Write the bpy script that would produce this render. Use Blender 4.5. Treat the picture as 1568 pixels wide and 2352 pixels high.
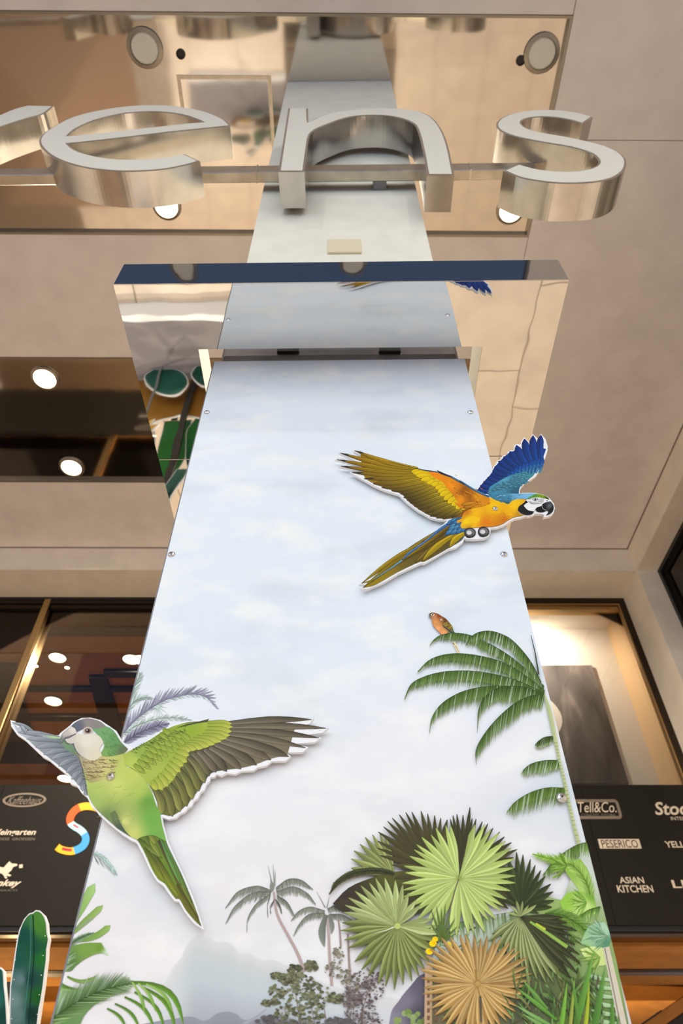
import bpy, bmesh, math, random
from mathutils import Vector, Matrix
from mathutils.geometry import delaunay_2d_cdt

for o in list(bpy.data.objects):
    bpy.data.objects.remove(o, do_unlink=True)
random.seed(7)
S = bpy.context.scene
COL = S.collection

# ------------------------------------------------------------------ camera
FW, FH, FPX = 1568, 2352, 1540.0
CZ = 1.6
PITCH = math.radians(45.58)
ROLL = math.radians(-0.266)
cam_d = bpy.data.cameras.new('camera')
cam_d.sensor_fit = 'VERTICAL'
cam_d.sensor_height = 36.0
cam_d.sensor_width = 24.0
cam_d.lens = FPX / FH * 36.0
cam_d.clip_start = 0.02
cam_d.dof.use_dof = True
cam_d.dof.focus_distance = 1.95
cam_d.dof.aperture_fstop = 4.0
cam = bpy.data.objects.new('camera', cam_d)
COL.objects.link(cam)
CAM_M = Matrix.Translation((0, 0, CZ)) @ Matrix.Rotation(math.pi / 2 + PITCH, 4, 'X') @ Matrix.Rotation(ROLL, 4, 'Z')
cam.matrix_world = CAM_M
S.camera = cam

# ------------------------------------------------------------------ light and exposure
W = bpy.data.worlds.new('overcast_sky')
S.world = W
W.use_nodes = True
_bg = W.node_tree.nodes['Background']
_bg.inputs[0].default_value = (0.88, 0.945, 1.0, 1)
_bg.inputs[1].default_value = 2.1
S.view_settings.view_transform = 'Standard'
S.view_settings.look = 'None'
S.view_settings.exposure = 0.0
S.view_settings.gamma = 1.0
S.view_settings.use_curve_mapping = False
S.cycles.max_bounces = 10
S.cycles.diffuse_bounces = 5
S.cycles.glossy_bounces = 6
S.cycles.sample_clamp_indirect = 4.0
S.cycles.caustics_reflective = False
S.cycles.blur_glossy = 0.5


# ------------------------------------------------------------------ helpers
def lin1(c):
    c = c / 255.0
    return c / 12.92 if c <= 0.04045 else ((c + 0.055) / 1.055) ** 2.4


def srgb(c):
    return (lin1(c[0]), lin1(c[1]), lin1(c[2]))


def mixc(a, b, t):
    return tuple(a[i] + (b[i] - a[i]) * t for i in range(3))


class Frame:
    """a local frame standing at ox, oy and turned about z"""
    def __init__(s, ox, oy, yaw):
        s.M = Matrix.Translation((ox, oy, 0)) @ Matrix.Rotation(math.radians(yaw), 4, 'Z')
        s.I = s.M.inverted()

    def ray(s, px, py):
        d = Vector(((px - FW / 2) / FPX, -(py - FH / 2) / FPX, -1.0))
        o = s.I @ Vector((0, 0, CZ))
        return o, (s.I.to_3x3() @ (CAM_M.to_3x3() @ d))

    def onY(s, px, py, Y):
        o, d = s.ray(px, py)
        t = (Y - o.y) / d.y
        return (o.x + d.x * t, o.z + d.z * t)

    def onZ(s, px, py, Z):
        o, d = s.ray(px, py)
        t = (Z - o.z) / d.z
        return (o.x + d.x * t, o.y + d.y * t)


FC = Frame(0, 0, -0.35)     # the clad column and its collar
FB = Frame(0, 0, 0.6)       # the building around it
BASE = {}                   # root object name -> base point in its frame


def props(o, label=None, cat=None, group=None, kind=None):
    if label: o['label'] = label
    if cat: o['category'] = cat
    if group: o['group'] = group
    if kind: o['kind'] = kind
    return o


def thing(name, base, frame, label=None, cat=None, group=None, kind=None):
    o = bpy.data.objects.new(name, None)
    o.empty_display_size = 0.1
    COL.objects.link(o)
    o.matrix_world = frame.M @ Matrix.Translation(base)
    BASE[o.name] = Vector(base)
    return props(o, label, cat, group, kind)


def mesh_obj(name, V, F, mat, parent=None, frame=None, cols=None, smooth=False, **pr):
    """V in frame-local metres; a child is stored relative to its thing's base"""
    b = Vector((0, 0, 0))
    if parent is not None:
        b = BASE[parent.name]
    elif V:
        xs = [v[0] for v in V]; ys = [v[1] for v in V]; zs = [v[2] for v in V]
        b = Vector(((min(xs) + max(xs)) / 2, (min(ys) + max(ys)) / 2, min(zs)))
    me = bpy.data.meshes.new(name)
    me.from_pydata([(v[0] - b.x, v[1] - b.y, v[2] - b.z) for v in V], [], F)
    me.update()
    if cols is not None:
        a = me.color_attributes.new('Col', 'FLOAT_COLOR', 'POINT')
        flat = []
        for c in cols:
            flat += [c[0], c[1], c[2], 1.0]
        a.data.foreach_set('color', flat)
    if smooth:
        me.polygons.foreach_set('use_smooth', [True] * len(me.polygons))
    o = bpy.data.objects.new(name, me)
    COL.objects.link(o)
    if mat is not None:
        me.materials.append(mat)
    if parent is not None:
        o.parent = parent
        BASE[o.name] = b
    else:
        o.matrix_world = frame.M @ Matrix.Translation(b)
        BASE[o.name] = b
    return props(o, **pr)


def box(x0, x1, y0, y1, z0, z1, bev=0.0):
    """vertices and faces of a box, chamfered when bev > 0"""
    if bev <= 0:
        V = [(x0, y0, z0), (x1, y0, z0), (x1, y1, z0), (x0, y1, z0), (x0, y0, z1), (x1, y0, z1), (x1, y1, z1), (x0, y1, z1)]
        F = [(0, 3, 2, 1), (4, 5, 6, 7), (0, 1, 5, 4), (1, 2, 6, 5), (2, 3, 7, 6), (3, 0, 4, 7)]
        return V, F
    bm = bmesh.new()
    bmesh.ops.create_cube(bm, size=1.0)
    for v in bm.verts:
        v.co = Vector(((x0 + x1) / 2 + v.co.x * (x1 - x0), (y0 + y1) / 2 + v.co.y * (y1 - y0), (z0 + z1) / 2 + v.co.z * (z1 - z0)))
    bmesh.ops.bevel(bm, geom=bm.edges[:], offset=bev, segments=1, affect='EDGES')
    bm.verts.ensure_lookup_table()
    V = [tuple(v.co) for v in bm.verts]
    F = [tuple(v.index for v in f.verts) for f in bm.faces]
    bm.free()
    return V, F


def join(*vf):
    V, F = [], []
    for v, f in vf:
        n = len(V)
        V += list(v)
        F += [tuple(i + n for i in q) for q in f]
    return V, F


def area(p):
    return 0.5 * sum(p[i][0] * p[(i + 1) % len(p)][1] - p[(i + 1) % len(p)][0] * p[i][1] for i in range(len(p)))


def smooth_path(P, n=4, closed=True, ang=55):
    """Catmull-Rom through P, kept sharp where the path turns by more than ang degrees"""
    N = len(P)
    out = []
    def turn(i):
        a = Vector(P[i]) - Vector(P[(i - 1) % N]); b = Vector(P[(i + 1) % N]) - Vector(P[i])
        if a.length < 1e-9 or b.length < 1e-9: return 0
        return math.degrees(a.angle(b))
    corner = [(turn(i) > ang) if (closed or 0 < i < N - 1) else True for i in range(N)]
    for i in range(N if closed else N - 1):
        p1 = Vector(P[i]); p2 = Vector(P[(i + 1) % N])
        p0 = p1 - (p2 - p1) if corner[i] else Vector(P[(i - 1) % N])
        p3 = p2 + (p2 - p1) if corner[(i + 1) % N] else Vector(P[(i + 2) % N])
        for k in range(n):
            t = k / n
            q = 0.5 * ((2 * p1) + (p2 - p0) * t + (2 * p0 - 5 * p1 + 4 * p2 - p3) * t * t + (3 * p1 - p0 - 3 * p2 + p3) * t ** 3)
            out.append((q.x, q.y))
    if not closed:
        out.append(tuple(P[-1]))
    return out


def offset_poly(P, d):
    """move a closed outline outwards by d"""
    N = len(P)
    sg = 1 if area(P) > 0 else -1
    out = []
    for i in range(N):
        a = Vector(P[i]) - Vector(P[i - 1]); b = Vector(P[(i + 1) % N]) - Vector(P[i])
        if a.length < 1e-9: a = b
        if b.length < 1e-9: b = a
        na = Vector((a.y, -a.x)).normalized() * sg; nb = Vector((b.y, -b.x)).normalized() * sg
        m = na + nb
        if m.length < 1e-6: m = na
        m.normalize()
        k = max(0.45, m.dot(na))
        out.append((P[i][0] + m.x * d / k, P[i][1] + m.y * d / k))
    return out


def cdt(loops, extra=()):
    """triangles of an outline with holes (first loop outside), with extra inner points"""
    verts, edges, n = [], [], 0
    for L in loops:
        verts += [Vector((p[0], p[1])) for p in L]
        edges += [(n + i, n + (i + 1) % len(L)) for i in range(len(L))]
        n += len(L)
    verts += [Vector((p[0], p[1])) for p in extra]
    r = delaunay_2d_cdt(verts, edges, [], 2 if len(loops) > 1 else 1, 1e-7)
    return [tuple(v) for v in r[0]], [tuple(f) for f in r[2]]


def inside(p, L):
    c = False
    x, y = p
    for i in range(len(L)):
        x1, y1 = L[i]; x2, y2 = L[i - 1]
        if (y1 > y) != (y2 > y) and x < (x2 - x1) * (y - y1) / (y2 - y1) + x1:
            c = not c
    return c


def extrude(loops, y0, y1):
    """a plate in x,z extruded from y0 (front) to y1"""
    P, T = cdt(loops)
    if len(loops) > 1:
        T = [t for t in T if inside((sum(P[i][0] for i in t) / len(t), sum(P[i][1] for i in t) / len(t)), loops[0])
             and not any(inside((sum(P[i][0] for i in t) / len(t), sum(P[i][1] for i in t) / len(t)), h) for h in loops[1:])]
    V = [(p[0], y0, p[1]) for p in P] + [(p[0], y1, p[1]) for p in P]
    n = len(P)
    F = []
    for t in T:
        a = sum(P[t[i]][0] * P[t[(i + 1) % len(t)]][1] - P[t[(i + 1) % len(t)]][0] * P[t[i]][1] for i in range(len(t)))
        t = t if a > 0 else tuple(reversed(t))
        F.append(t)
        F.append(tuple(i + n for i in reversed(t)))
    side0 = len(F)
    for k, L in enumerate(loops):
        m = len(V)
        V += [(p[0], y0, p[1]) for p in L] + [(p[0], y1, p[1]) for p in L]
        c = len(L)
        ccw = area(L) > 0
        for i in range(c):
            j = (i + 1) % c
            q = (m + i, m + j, m + c + j, m + c + i)
            if ccw == (k == 0): q = tuple(reversed(q))
            F.append(q)
    return V, F, side0


def disc_vf(cx, cy, z, r, n=28, r2=None):
    if r2 is None:
        return [(cx + r * math.cos(2 * math.pi * i / n), cy + r * math.sin(2 * math.pi * i / n), z) for i in range(n)], [tuple(reversed(range(n)))]


def tube(P, r, n=8):
    """a round bar along the points P"""
    V, F = [], []
    for i, p in enumerate(P):
        p = Vector(p)
        t = (Vector(P[min(i + 1, len(P) - 1)]) - Vector(P[max(i - 1, 0)])).normalized()
        u = t.cross(Vector((0, 0, 1)) if abs(t.z) < 0.9 else Vector((1, 0, 0))).normalized()
        w = t.cross(u)
        for k in range(n):
            a = 2 * math.pi * k / n
            V.append(tuple(p + u * r * math.cos(a) + w * r * math.sin(a)))
    for i in range(len(P) - 1):
        for k in range(n):
            F.append((i * n + k, i * n + (k + 1) % n, (i + 1) * n + (k + 1) % n, (i + 1) * n + k))
    F.append(tuple(reversed(range(n))))
    F.append(tuple((len(P) - 1) * n + k for k in range(n)))
    return V, F


def lathe(prof, c, axis='z', n=24):
    """prof: (radius, height) pairs turned about an axis through c"""
    V, F = [], []
    for r, h in prof:
        for k in range(n):
            a = 2 * math.pi * k / n
            if axis == 'z':
                V.append((c[0] + r * math.cos(a), c[1] + r * math.sin(a), c[2] + h))
            else:
                V.append((c[0] + r * math.cos(a), c[1] + h, c[2] + r * math.sin(a)))
    for i in range(len(prof) - 1):
        for k in range(n):
            F.append((i * n + k, i * n + (k + 1) % n, (i + 1) * n + (k + 1) % n, (i + 1) * n + k))
    F.append(tuple(range(n)))
    F.append(tuple(reversed([(len(prof) - 1) * n + k for k in range(n)])))
    return V, F


# ------------------------------------------------------------------ materials
def mat(name, rgb, rough=0.5, metal=0.0, spec=0.5, noise=0.0, nscale=6.0, bump=0.0, bscale=30.0, emit=None, estr=0.0, tint=None):
    m = bpy.data.materials.new(name)
    m.use_nodes = True
    nt = m.node_tree
    b = nt.nodes['Principled BSDF']
    lin = srgb(rgb)
    b.inputs['Base Color'].default_value = (*lin, 1)
    b.inputs['Roughness'].default_value = rough
    b.inputs['Metallic'].default_value = metal
    b.inputs['Specular IOR Level'].default_value = spec
    tc = nt.nodes.new('ShaderNodeTexCoord')
    if noise > 0:
        n = nt.nodes.new('ShaderNodeTexNoise')
        n.inputs['Scale'].default_value = nscale
        n.inputs['Detail'].default_value = 5
        r = nt.nodes.new('ShaderNodeMix')
        r.data_type = 'RGBA'
        t2 = srgb(tint) if tint else tuple(c * (1 - noise) for c in lin)
        r.inputs[6].default_value = (*lin, 1)
        r.inputs[7].default_value = (*t2, 1)
        mr = nt.nodes.new('ShaderNodeMapRange')
        mr.inputs[1].default_value = 0.35
        mr.inputs[2].default_value = 0.7
        nt.links.new(tc.outputs['Object'], n.inputs['Vector'])
        nt.links.new(n.outputs['Fac'], mr.inputs[0])
        nt.links.new(mr.outputs[0], r.inputs[0])
        nt.links.new(r.outputs[2], b.inputs['Base Color'])
    if bump > 0:
        n = nt.nodes.new('ShaderNodeTexNoise')
        n.inputs['Scale'].default_value = bscale
        n.inputs['Detail'].default_value = 2
        bp = nt.nodes.new('ShaderNodeBump')
        bp.inputs['Strength'].default_value = 1.0
        bp.inputs['Distance'].default_value = bump
        nt.links.new(tc.outputs['Object'], n.inputs['Vector'])
        nt.links.new(n.outputs['Fac'], bp.inputs['Height'])
        nt.links.new(bp.outputs[0], b.inputs['Normal'])
    if emit:
        b.inputs['Emission Color'].default_value = (*srgb(emit), 1)
        b.inputs['Emission Strength'].default_value = estr
    return m


def print_mat(name='printed_ink', rough=0.5, spec=0.1):
    m = bpy.data.materials.new(name)
    m.use_nodes = True
    nt = m.node_tree
    b = nt.nodes['Principled BSDF']
    a = nt.nodes.new('ShaderNodeVertexColor')
    a.layer_name = 'Col'
    nt.links.new(a.outputs[0], b.inputs['Base Color'])
    b.inputs['Roughness'].default_value = rough
    b.inputs['Specular IOR Level'].default_value = spec
    return m


def sky_print_mat():
    """the printed sky of the mural: pale blue to warm white with soft clouds"""
    m = bpy.data.materials.new('printed_sky')
    m.use_nodes = True
    nt = m.node_tree
    L = nt.links
    b = nt.nodes['Principled BSDF']
    b.inputs['Roughness'].default_value = 0.38
    b.inputs['Specular IOR Level'].default_value = 0.3
    tc = nt.nodes.new('ShaderNodeTexCoord')
    sp = nt.nodes.new('ShaderNodeSeparateXYZ')
    L.new(tc.outputs['Object'], sp.inputs[0])
    ramp = nt.nodes.new('ShaderNodeValToRGB')
    mr = nt.nodes.new('ShaderNodeMapRange')
    mr.inputs[1].default_value = 0.0
    mr.inputs[2].default_value = 3.94
    L.new(sp.outputs['Z'], mr.inputs[0])
    L.new(mr.outputs[0], ramp.inputs[0])
    e = ramp.color_ramp.elements
    e[0].position = 0.0; e[0].color = (*srgb((200, 200, 205)), 1)
    e[1].position = 1.0; e[1].color = (*srgb((222, 229, 238)), 1)
    for p, c in ((0.50, (234, 230, 231)), (0.58, (236, 236, 241)), (0.66, (226, 235, 244)), (0.78, (230, 239, 248)), (0.92, (232, 239, 247))):
        k = ramp.color_ramp.elements.new(p)
        k.color = (*srgb(c), 1)
    n = nt.nodes.new('ShaderNodeTexNoise')
    n.inputs['Scale'].default_value = 5.0
    n.inputs['Detail'].default_value = 6
    n.inputs['Roughness'].default_value = 0.55
    mp = nt.nodes.new('ShaderNodeMapping')
    mp.inputs['Scale'].default_value = (1, 1, 1.9)
    L.new(tc.outputs['Object'], mp.inputs[0])
    L.new(mp.outputs[0], n.inputs['Vector'])
    cr = nt.nodes.new('ShaderNodeMapRange')
    cr.inputs[1].default_value = 0.48
    cr.inputs[2].default_value = 0.74
    L.new(n.outputs['Fac'], cr.inputs[0])
    mx = nt.nodes.new('ShaderNodeMix')
    mx.data_type = 'RGBA'
    L.new(cr.outputs[0], mx.inputs[0])
    L.new(ramp.outputs[0], mx.inputs[6])
    mx.inputs[7].default_value = (*srgb((247, 247, 243)), 1)
    n2 = nt.nodes.new('ShaderNodeTexNoise')
    n2.inputs['Scale'].default_value = 3.0
    n2.inputs['Detail'].default_value = 4
    L.new(mp.outputs[0], n2.inputs['Vector'])
    cr2 = nt.nodes.new('ShaderNodeMapRange')
    cr2.inputs[1].default_value = 0.52
    cr2.inputs[2].default_value = 0.8
    L.new(n2.outputs['Fac'], cr2.inputs[0])
    mx2 = nt.nodes.new('ShaderNodeMix')
    mx2.data_type = 'RGBA'
    L.new(cr2.outputs[0], mx2.inputs[0])
    L.new(mx.outputs[2], mx2.inputs[6])
    mx2.inputs[7].default_value = (*srgb((208, 218, 226)), 1)
    L.new(mx2.outputs[2], b.inputs['Base Color'])
    return m


def glass_mat(name='window_glass', refl=(0.9, 0.85, 0.8)):
    m = bpy.data.materials.new(name)
    m.use_nodes = True
    nt = m.node_tree
    nt.nodes.remove(nt.nodes['Principled BSDF'])
    out = nt.nodes['Material Output']
    t = nt.nodes.new('ShaderNodeBsdfTransparent')
    t.inputs[0].default_value = (0.86, 0.86, 0.84, 1)
    g = nt.nodes.new('ShaderNodeBsdfGlossy')
    g.inputs['Color'].default_value = (*refl, 1)
    g.inputs['Roughness'].default_value = 0.01
    f = nt.nodes.new('ShaderNodeFresnel')
    f.inputs[0].default_value = 1.5
    mx = nt.nodes.new('ShaderNodeMixShader')
    nt.links.new(f.outputs[0], mx.inputs[0])
    nt.links.new(t.outputs[0], mx.inputs[1])
    nt.links.new(g.outputs[0], mx.inputs[2])
    nt.links.new(mx.outputs[0], out.inputs[0])
    return m


def emit_mat(name, rgb, k):
    m = bpy.data.materials.new(name)
    m.use_nodes = True
    nt = m.node_tree
    nt.nodes.remove(nt.nodes['Principled BSDF'])
    e = nt.nodes.new('ShaderNodeEmission')
    e.inputs[0].default_value = (*srgb(rgb), 1)
    e.inputs[1].default_value = k
    nt.links.new(e.outputs[0], nt.nodes['Material Output'].inputs[0])
    return m


def drape_mat():
    """the black and white photograph of folded cloth on the shop poster"""
    m = bpy.data.materials.new('poster_print')
    m.use_nodes = True
    nt = m.node_tree
    L = nt.links
    b = nt.nodes['Principled BSDF']
    b.inputs['Roughness'].default_value = 0.5
    tc = nt.nodes.new('ShaderNodeTexCoord')
    mp = nt.nodes.new('ShaderNodeMapping')
    mp.inputs['Rotation'].default_value = (0, math.radians(-38), 0)
    mp.inputs['Scale'].default_value = (1.5, 1, 0.35)
    L.new(tc.outputs['Object'], mp.inputs[0])
    n = nt.nodes.new('ShaderNodeTexNoise')
    n.inputs['Scale'].default_value = 1.7
    n.inputs['Detail'].default_value = 5
    n.inputs['Distortion'].default_value = 0.4
    L.new(mp.outputs[0], n.inputs['Vector'])
    r = nt.nodes.new('ShaderNodeValToRGB')
    L.new(n.outputs['Fac'], r.inputs[0])
    e = r.color_ramp.elements
    e[0].position = 0.32; e[0].color = (*srgb((70, 66, 66)), 1)
    e[1].position = 0.78; e[1].color = (*srgb((225, 215, 208)), 1)
    k = r.color_ramp.elements.new(0.52); k.color = (*srgb((112, 106, 105)), 1)
    k = r.color_ramp.elements.new(0.62); k.color = (*srgb((160, 150, 146)), 1)
    L.new(r.outputs[0], b.inputs['Base Color'])
    return m


M = dict(
    ink=print_mat(),
    sky=sky_print_mat(),
    white_board=mat('white_foam_board', (240, 240, 242), 0.5),
    panel_edge=mat('dark_panel_edge', (70, 66, 74), 0.4),
    side_clad=mat('side_cladding', (120, 125, 128), 0.5, noise=0.2),
    plaster=mat('beige_ceiling_panel', (234, 228, 224), 0.75, spec=0.2, noise=0.10, nscale=3.0, bump=0.0006, bscale=60),
    stone=mat('cream_wall_stone', (240, 230, 215), 0.6, spec=0.3, noise=0.12, nscale=2.5),
    column=mat('cream_column_stone', (250, 245, 228), 0.55, spec=0.3, noise=0.08, nscale=7.0, bump=0.0004, bscale=80),
    collar=mat('polished_steel', (214, 211, 206), 0.025, 1.0, bump=0.0016, bscale=2.6),
    ceil_mirror=mat('bronze_tinted_mirror', (206, 199, 190), 0.06, 1.0, bump=0.0012, bscale=1.7),
    steel=mat('brushed_steel', (205, 200, 194), 0.20, 1.0, noise=0.15, nscale=9),
    rail=mat('steel_rail', (196, 188, 172), 0.3, 1.0, noise=0.2, nscale=12),
    band=mat('grey_metal_band', (128, 126, 130), 0.45, 0.6, noise=0.25, nscale=9),
    acrylic=mat('cream_acrylic', (236, 232, 218), 0.3),
    black=mat('black_metal', (18, 17, 16), 0.4),
    bronze=mat('dark_bronze_frame', (52, 43, 34), 0.35, 0.7),
    gold=mat('gold_bronze_frame', (176, 146, 100), 0.28, 0.9),
    board=mat('dark_olive_board', (27, 24, 18), 0.5, spec=0.2, noise=0.12, nscale=2),
    logo=mat('cream_lettering', (206, 192, 172), 0.6),
    logo_dim=mat('grey_brown_lettering', (118, 106, 92), 0.6),
    brown_ceiling=mat('brown_shop_ceiling', (150, 108, 70), 0.6, noise=0.15, nscale=3),
    dark_wall=mat('dark_shop_wall', (40, 36, 34), 0.7),
    display=mat('white_display_wall', (238, 232, 224), 0.7),
    tan=mat('tan_soffit', (172, 122, 66), 0.8, spec=0.05, noise=0.2, nscale=4),
    brown=mat('brown_soffit', (104, 66, 24), 0.8, spec=0.05, noise=0.2, nscale=4),
    lamp_ring=mat('lamp_ring', (150, 143, 132), 0.35, 0.8),
    lamp_off=mat('frosted_lamp_glass', (214, 214, 202), 0.5),
    lamp_on=emit_mat('lit_lamp_glass', (255, 232, 190), 22.0),
    floor=mat('tan_paving', (206, 192, 176), 0.35, noise=0.18, nscale=2.2),
    grout=mat('paving_joint', (120, 104, 88), 0.8),
    street=mat('blue_grey_asphalt', (52, 74, 114), 0.8, noise=0.25, nscale=20),
    screw=mat('screw_steel', (220, 222, 226), 0.22, 1.0),
    screw_dark=mat('screw_recess', (40, 40, 44), 0.5),
    poster=drape_mat(),
    niche_side=mat('tan_niche_side', (206, 172, 128), 0.6),
    glass=glass_mat(),
    mirror_side=mat('recess_side', (120, 104, 84), 0.4, 0.5),
)

# ================================================================== the setting
H = 8.8            # ceiling height
YF = 7.86          # front of the perimeter beam
YW = 8.53          # window plane
XP = 4.63          # inner face of the right-hand beam and pier
XR = 4.95          # right-hand window plane
ZB = 8.34          # underside of the perimeter beam

# floor: tan paving slabs on a bed
FY0, FY1, FX0, FX1 = -3.0, 8.0, -6.0, 5.0
floor = mesh_obj('floor', *box(-9.5, 5.2, FY0, 16.0, -0.2, -0.012), M['grout'], frame=FB, kind='structure')
_sv, _sf = box(-0.495, 0.495, -0.745, 0.745, -0.012, 0.0, 0.003)
slab_me = None
nx = 0
for i in range(11):
    for j in range(8):
        x = FX0 + 0.5 + i
        y = FY0 + 0.75 + j * 1.5 - (0.5 if i % 2 else 0.0)
        if y > 8.4: continue
        if slab_me is None:
            s = mesh_obj('paving_slab', [(v[0] + x, v[1] + y, v[2]) for v in _sv], _sf, M['floor'], parent=floor)
            slab_me = bpy.data.meshes.new('paving_slab')
            slab_me.from_pydata(_sv, [], _sf)
            slab_me.materials.append(M['floor'])
            s.data = slab_me
            s.location = Vector((x, y, 0)) - BASE[floor.name]
        else:
            s = bpy.data.objects.new('paving_slab', slab_me)
            COL.objects.link(s)
            s.parent = floor
            s.location = Vector((x, y, 0)) - BASE[floor.name]
mesh_obj('ground', *box(-40, 40, -40, FY0, -0.25, -0.03), M['street'], frame=FB, kind='structure')

# ceiling: beige panels with recessed mirror strips between them
ceil = mesh_obj('ceiling', *box(-9.5, 5.3, -4.2, YF + 0.02, H + 0.14, H + 0.3), M['mirror_side'], frame=FB, kind='structure')
XS = 2.05
STR = [(-2.55, -0.62), (0.985, 2.915), (4.42, 6.47)]
G = 0.003
def cpanel(x0, x1, y0, y1):
    return mesh_obj('ceiling_panel', *box(x0 + G, x1 - G, y0 + G, y1 - G, H, H + 0.14, 0.004), M['plaster'], parent=ceil)
for y0, y1 in ((-4.2, -2.55), (-0.62, 0.985), (2.915, 4.42), (6.47, YF)):
    cpanel(-9.5, -5.5, y0, y1)
    cpanel(-5.5, XS, y0, y1)
cpanel(XS, XP + 0.02, -4.2, -1.55)
cpanel(XS, XP + 0.02, -1.55, 1.97)
cpanel(XS, XP + 0.02, 1.97, YF)

MZ = H + 0.05      # mirror plane
def mirror_strip(y0, y1, label):
    t = thing('mirror_strip', (-2.5, (y0 + y1) / 2, MZ), FB, label, 'mirror', 'mirror strips in the ceiling')
    xs = [-9.4, -5.6, -1.83, XS - 0.012] if y0 > 3 else [-9.4, -3.9, XS - 0.012]
    for a, b in zip(xs[:-1], xs[1:]):
        mesh_obj('mirror_sheet', *box(a + 0.002, b - 0.002, y0 + 0.012, y1 - 0.012, MZ, MZ + 0.05), M['ceil_mirror'], parent=t)
    w = 0.022
    mesh_obj('edge_trim', *join(box(-9.4, XS, y0, y0 + w, H - 0.004, MZ + 0.01), box(-9.4, XS, y1 - w, y1, H - 0.004, MZ + 0.01),
                                box(XS - w, XS, y0 + w, y1 - w, H - 0.004, MZ + 0.01)), M['lamp_ring'], parent=t)
    return t
mirror_strip(*STR[0], 'mirror ceiling strip nearest the street, reflected blue on the steel collar')
m1 = mirror_strip(*STR[1], 'mirror ceiling strip above the big sign letters, with an access hatch')
mirror_strip(*STR[2], 'brown mirror ceiling strip reflecting the logo board, behind the column')

# walls, beams and piers
mesh_obj('wall_right', *box(XR + 0.25, XR + 0.5, -4.2, YW + 0.6, 0, H + 0.3), M['stone'], frame=FB, kind='structure')
mesh_obj('wall_back', *join(box(-9.5, XR + 0.5, YF, YW, ZB, H + 0.3), box(-9.5, XR + 0.5, YW, YW + 0.35, ZB + 0.0, H + 0.3)), M['stone'], frame=FB, kind='structure')
trim = mesh_obj('trim_1', *box(XP, XR + 0.26, -4.2, YF, ZB, H + 0.3), M['stone'], frame=FB, kind='structure')
mesh_obj('trim_2', *box(XP, XR + 0.3, YF, YW + 0.35, 0, ZB), M['stone'], frame=FB, kind='structure')
# thin dark joint between ceiling and beam
mesh_obj('trim_3', *join(box(-9.5, XP, YF - 0.012, YF + 0.002, H - 0.012, H + 0.002), box(XP - 0.012, XP + 0.002, -4.2, YF, H - 0.012, H + 0.002)), M['grout'], frame=FB, kind='structure')

# right-hand window in the side wall
t = thing('window_1', (XR, 5.0, 4.0), FB, kind='structure')
mesh_obj('window_frame', *join(box(XR, XR + 0.07, 1.5, YF - 0.0, ZB - 0.07, ZB), box(XR, XR + 0.07, YF - 0.07, YF, 4.2, ZB - 0.07), box(XR, XR + 0.07, 1.5, YF, 4.2, 4.28)), M['black'], parent=t)
mesh_obj('inner_frame', *join(box(XR + 0.05, XR + 0.1, 1.5, YF - 0.07, ZB - 0.12, ZB - 0.07), box(XR + 0.05, XR + 0.1, YF - 0.13, YF - 0.07, 4.28, ZB - 0.12)), M['bronze'], parent=t)
mesh_obj('pane', *box(XR + 0.08, XR + 0.09, 1.5, YF - 0.12, 4.28, ZB - 0.12), M['glass'], parent=t)
mesh_obj('wall_left', *box(-9.7, -9.5, -4.2, 16.0, 0, H + 0.3), M['stone'], frame=FB, kind='structure')

# left shop windows: glass front with gilded mullions
ZS = CZ + 3.66      # top of the logo board
t = thing('window_2', (-4.5, YW, ZS), FB, kind='structure')
mesh_obj('window_frame', *join(box(-9.5, 1.2, YW, YW + 0.07, ZB - 0.055, ZB)), M['black'], parent=t)
mesh_obj('head_rail', *join(box(-9.5, 1.2, YW + 0.01, YW + 0.09, ZB - 0.115, ZB - 0.06), box(-9.5, 1.2, YW + 0.04, YW + 0.12, ZB - 0.19, ZB - 0.125)), M['bronze'], parent=t)
for x in (-8.0, -4.60, -1.2):
    mesh_obj('mullion', *join(box(x - 0.05, x + 0.05, YW - 0.02, YW + 0.03, ZS - 0.2, ZB - 0.05, 0.006)), M['gold'], parent=t)
    mesh_obj('mullion_fin', *join(box(x - 0.03, x + 0.03, YW + 0.04, YW + 0.32, ZS - 0.2, ZB - 0.19)), M['gold'], parent=t)
for a, b in ((-9.5, -8.0), (-8.0, -4.6), (-4.6, -1.2), (-1.2, 1.2)):
    mesh_obj('pane', *box(a + 0.05, b - 0.05, YW + 0.10, YW + 0.108, ZS - 0.2, ZB - 0.19), M['glass'], parent=t)

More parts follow.
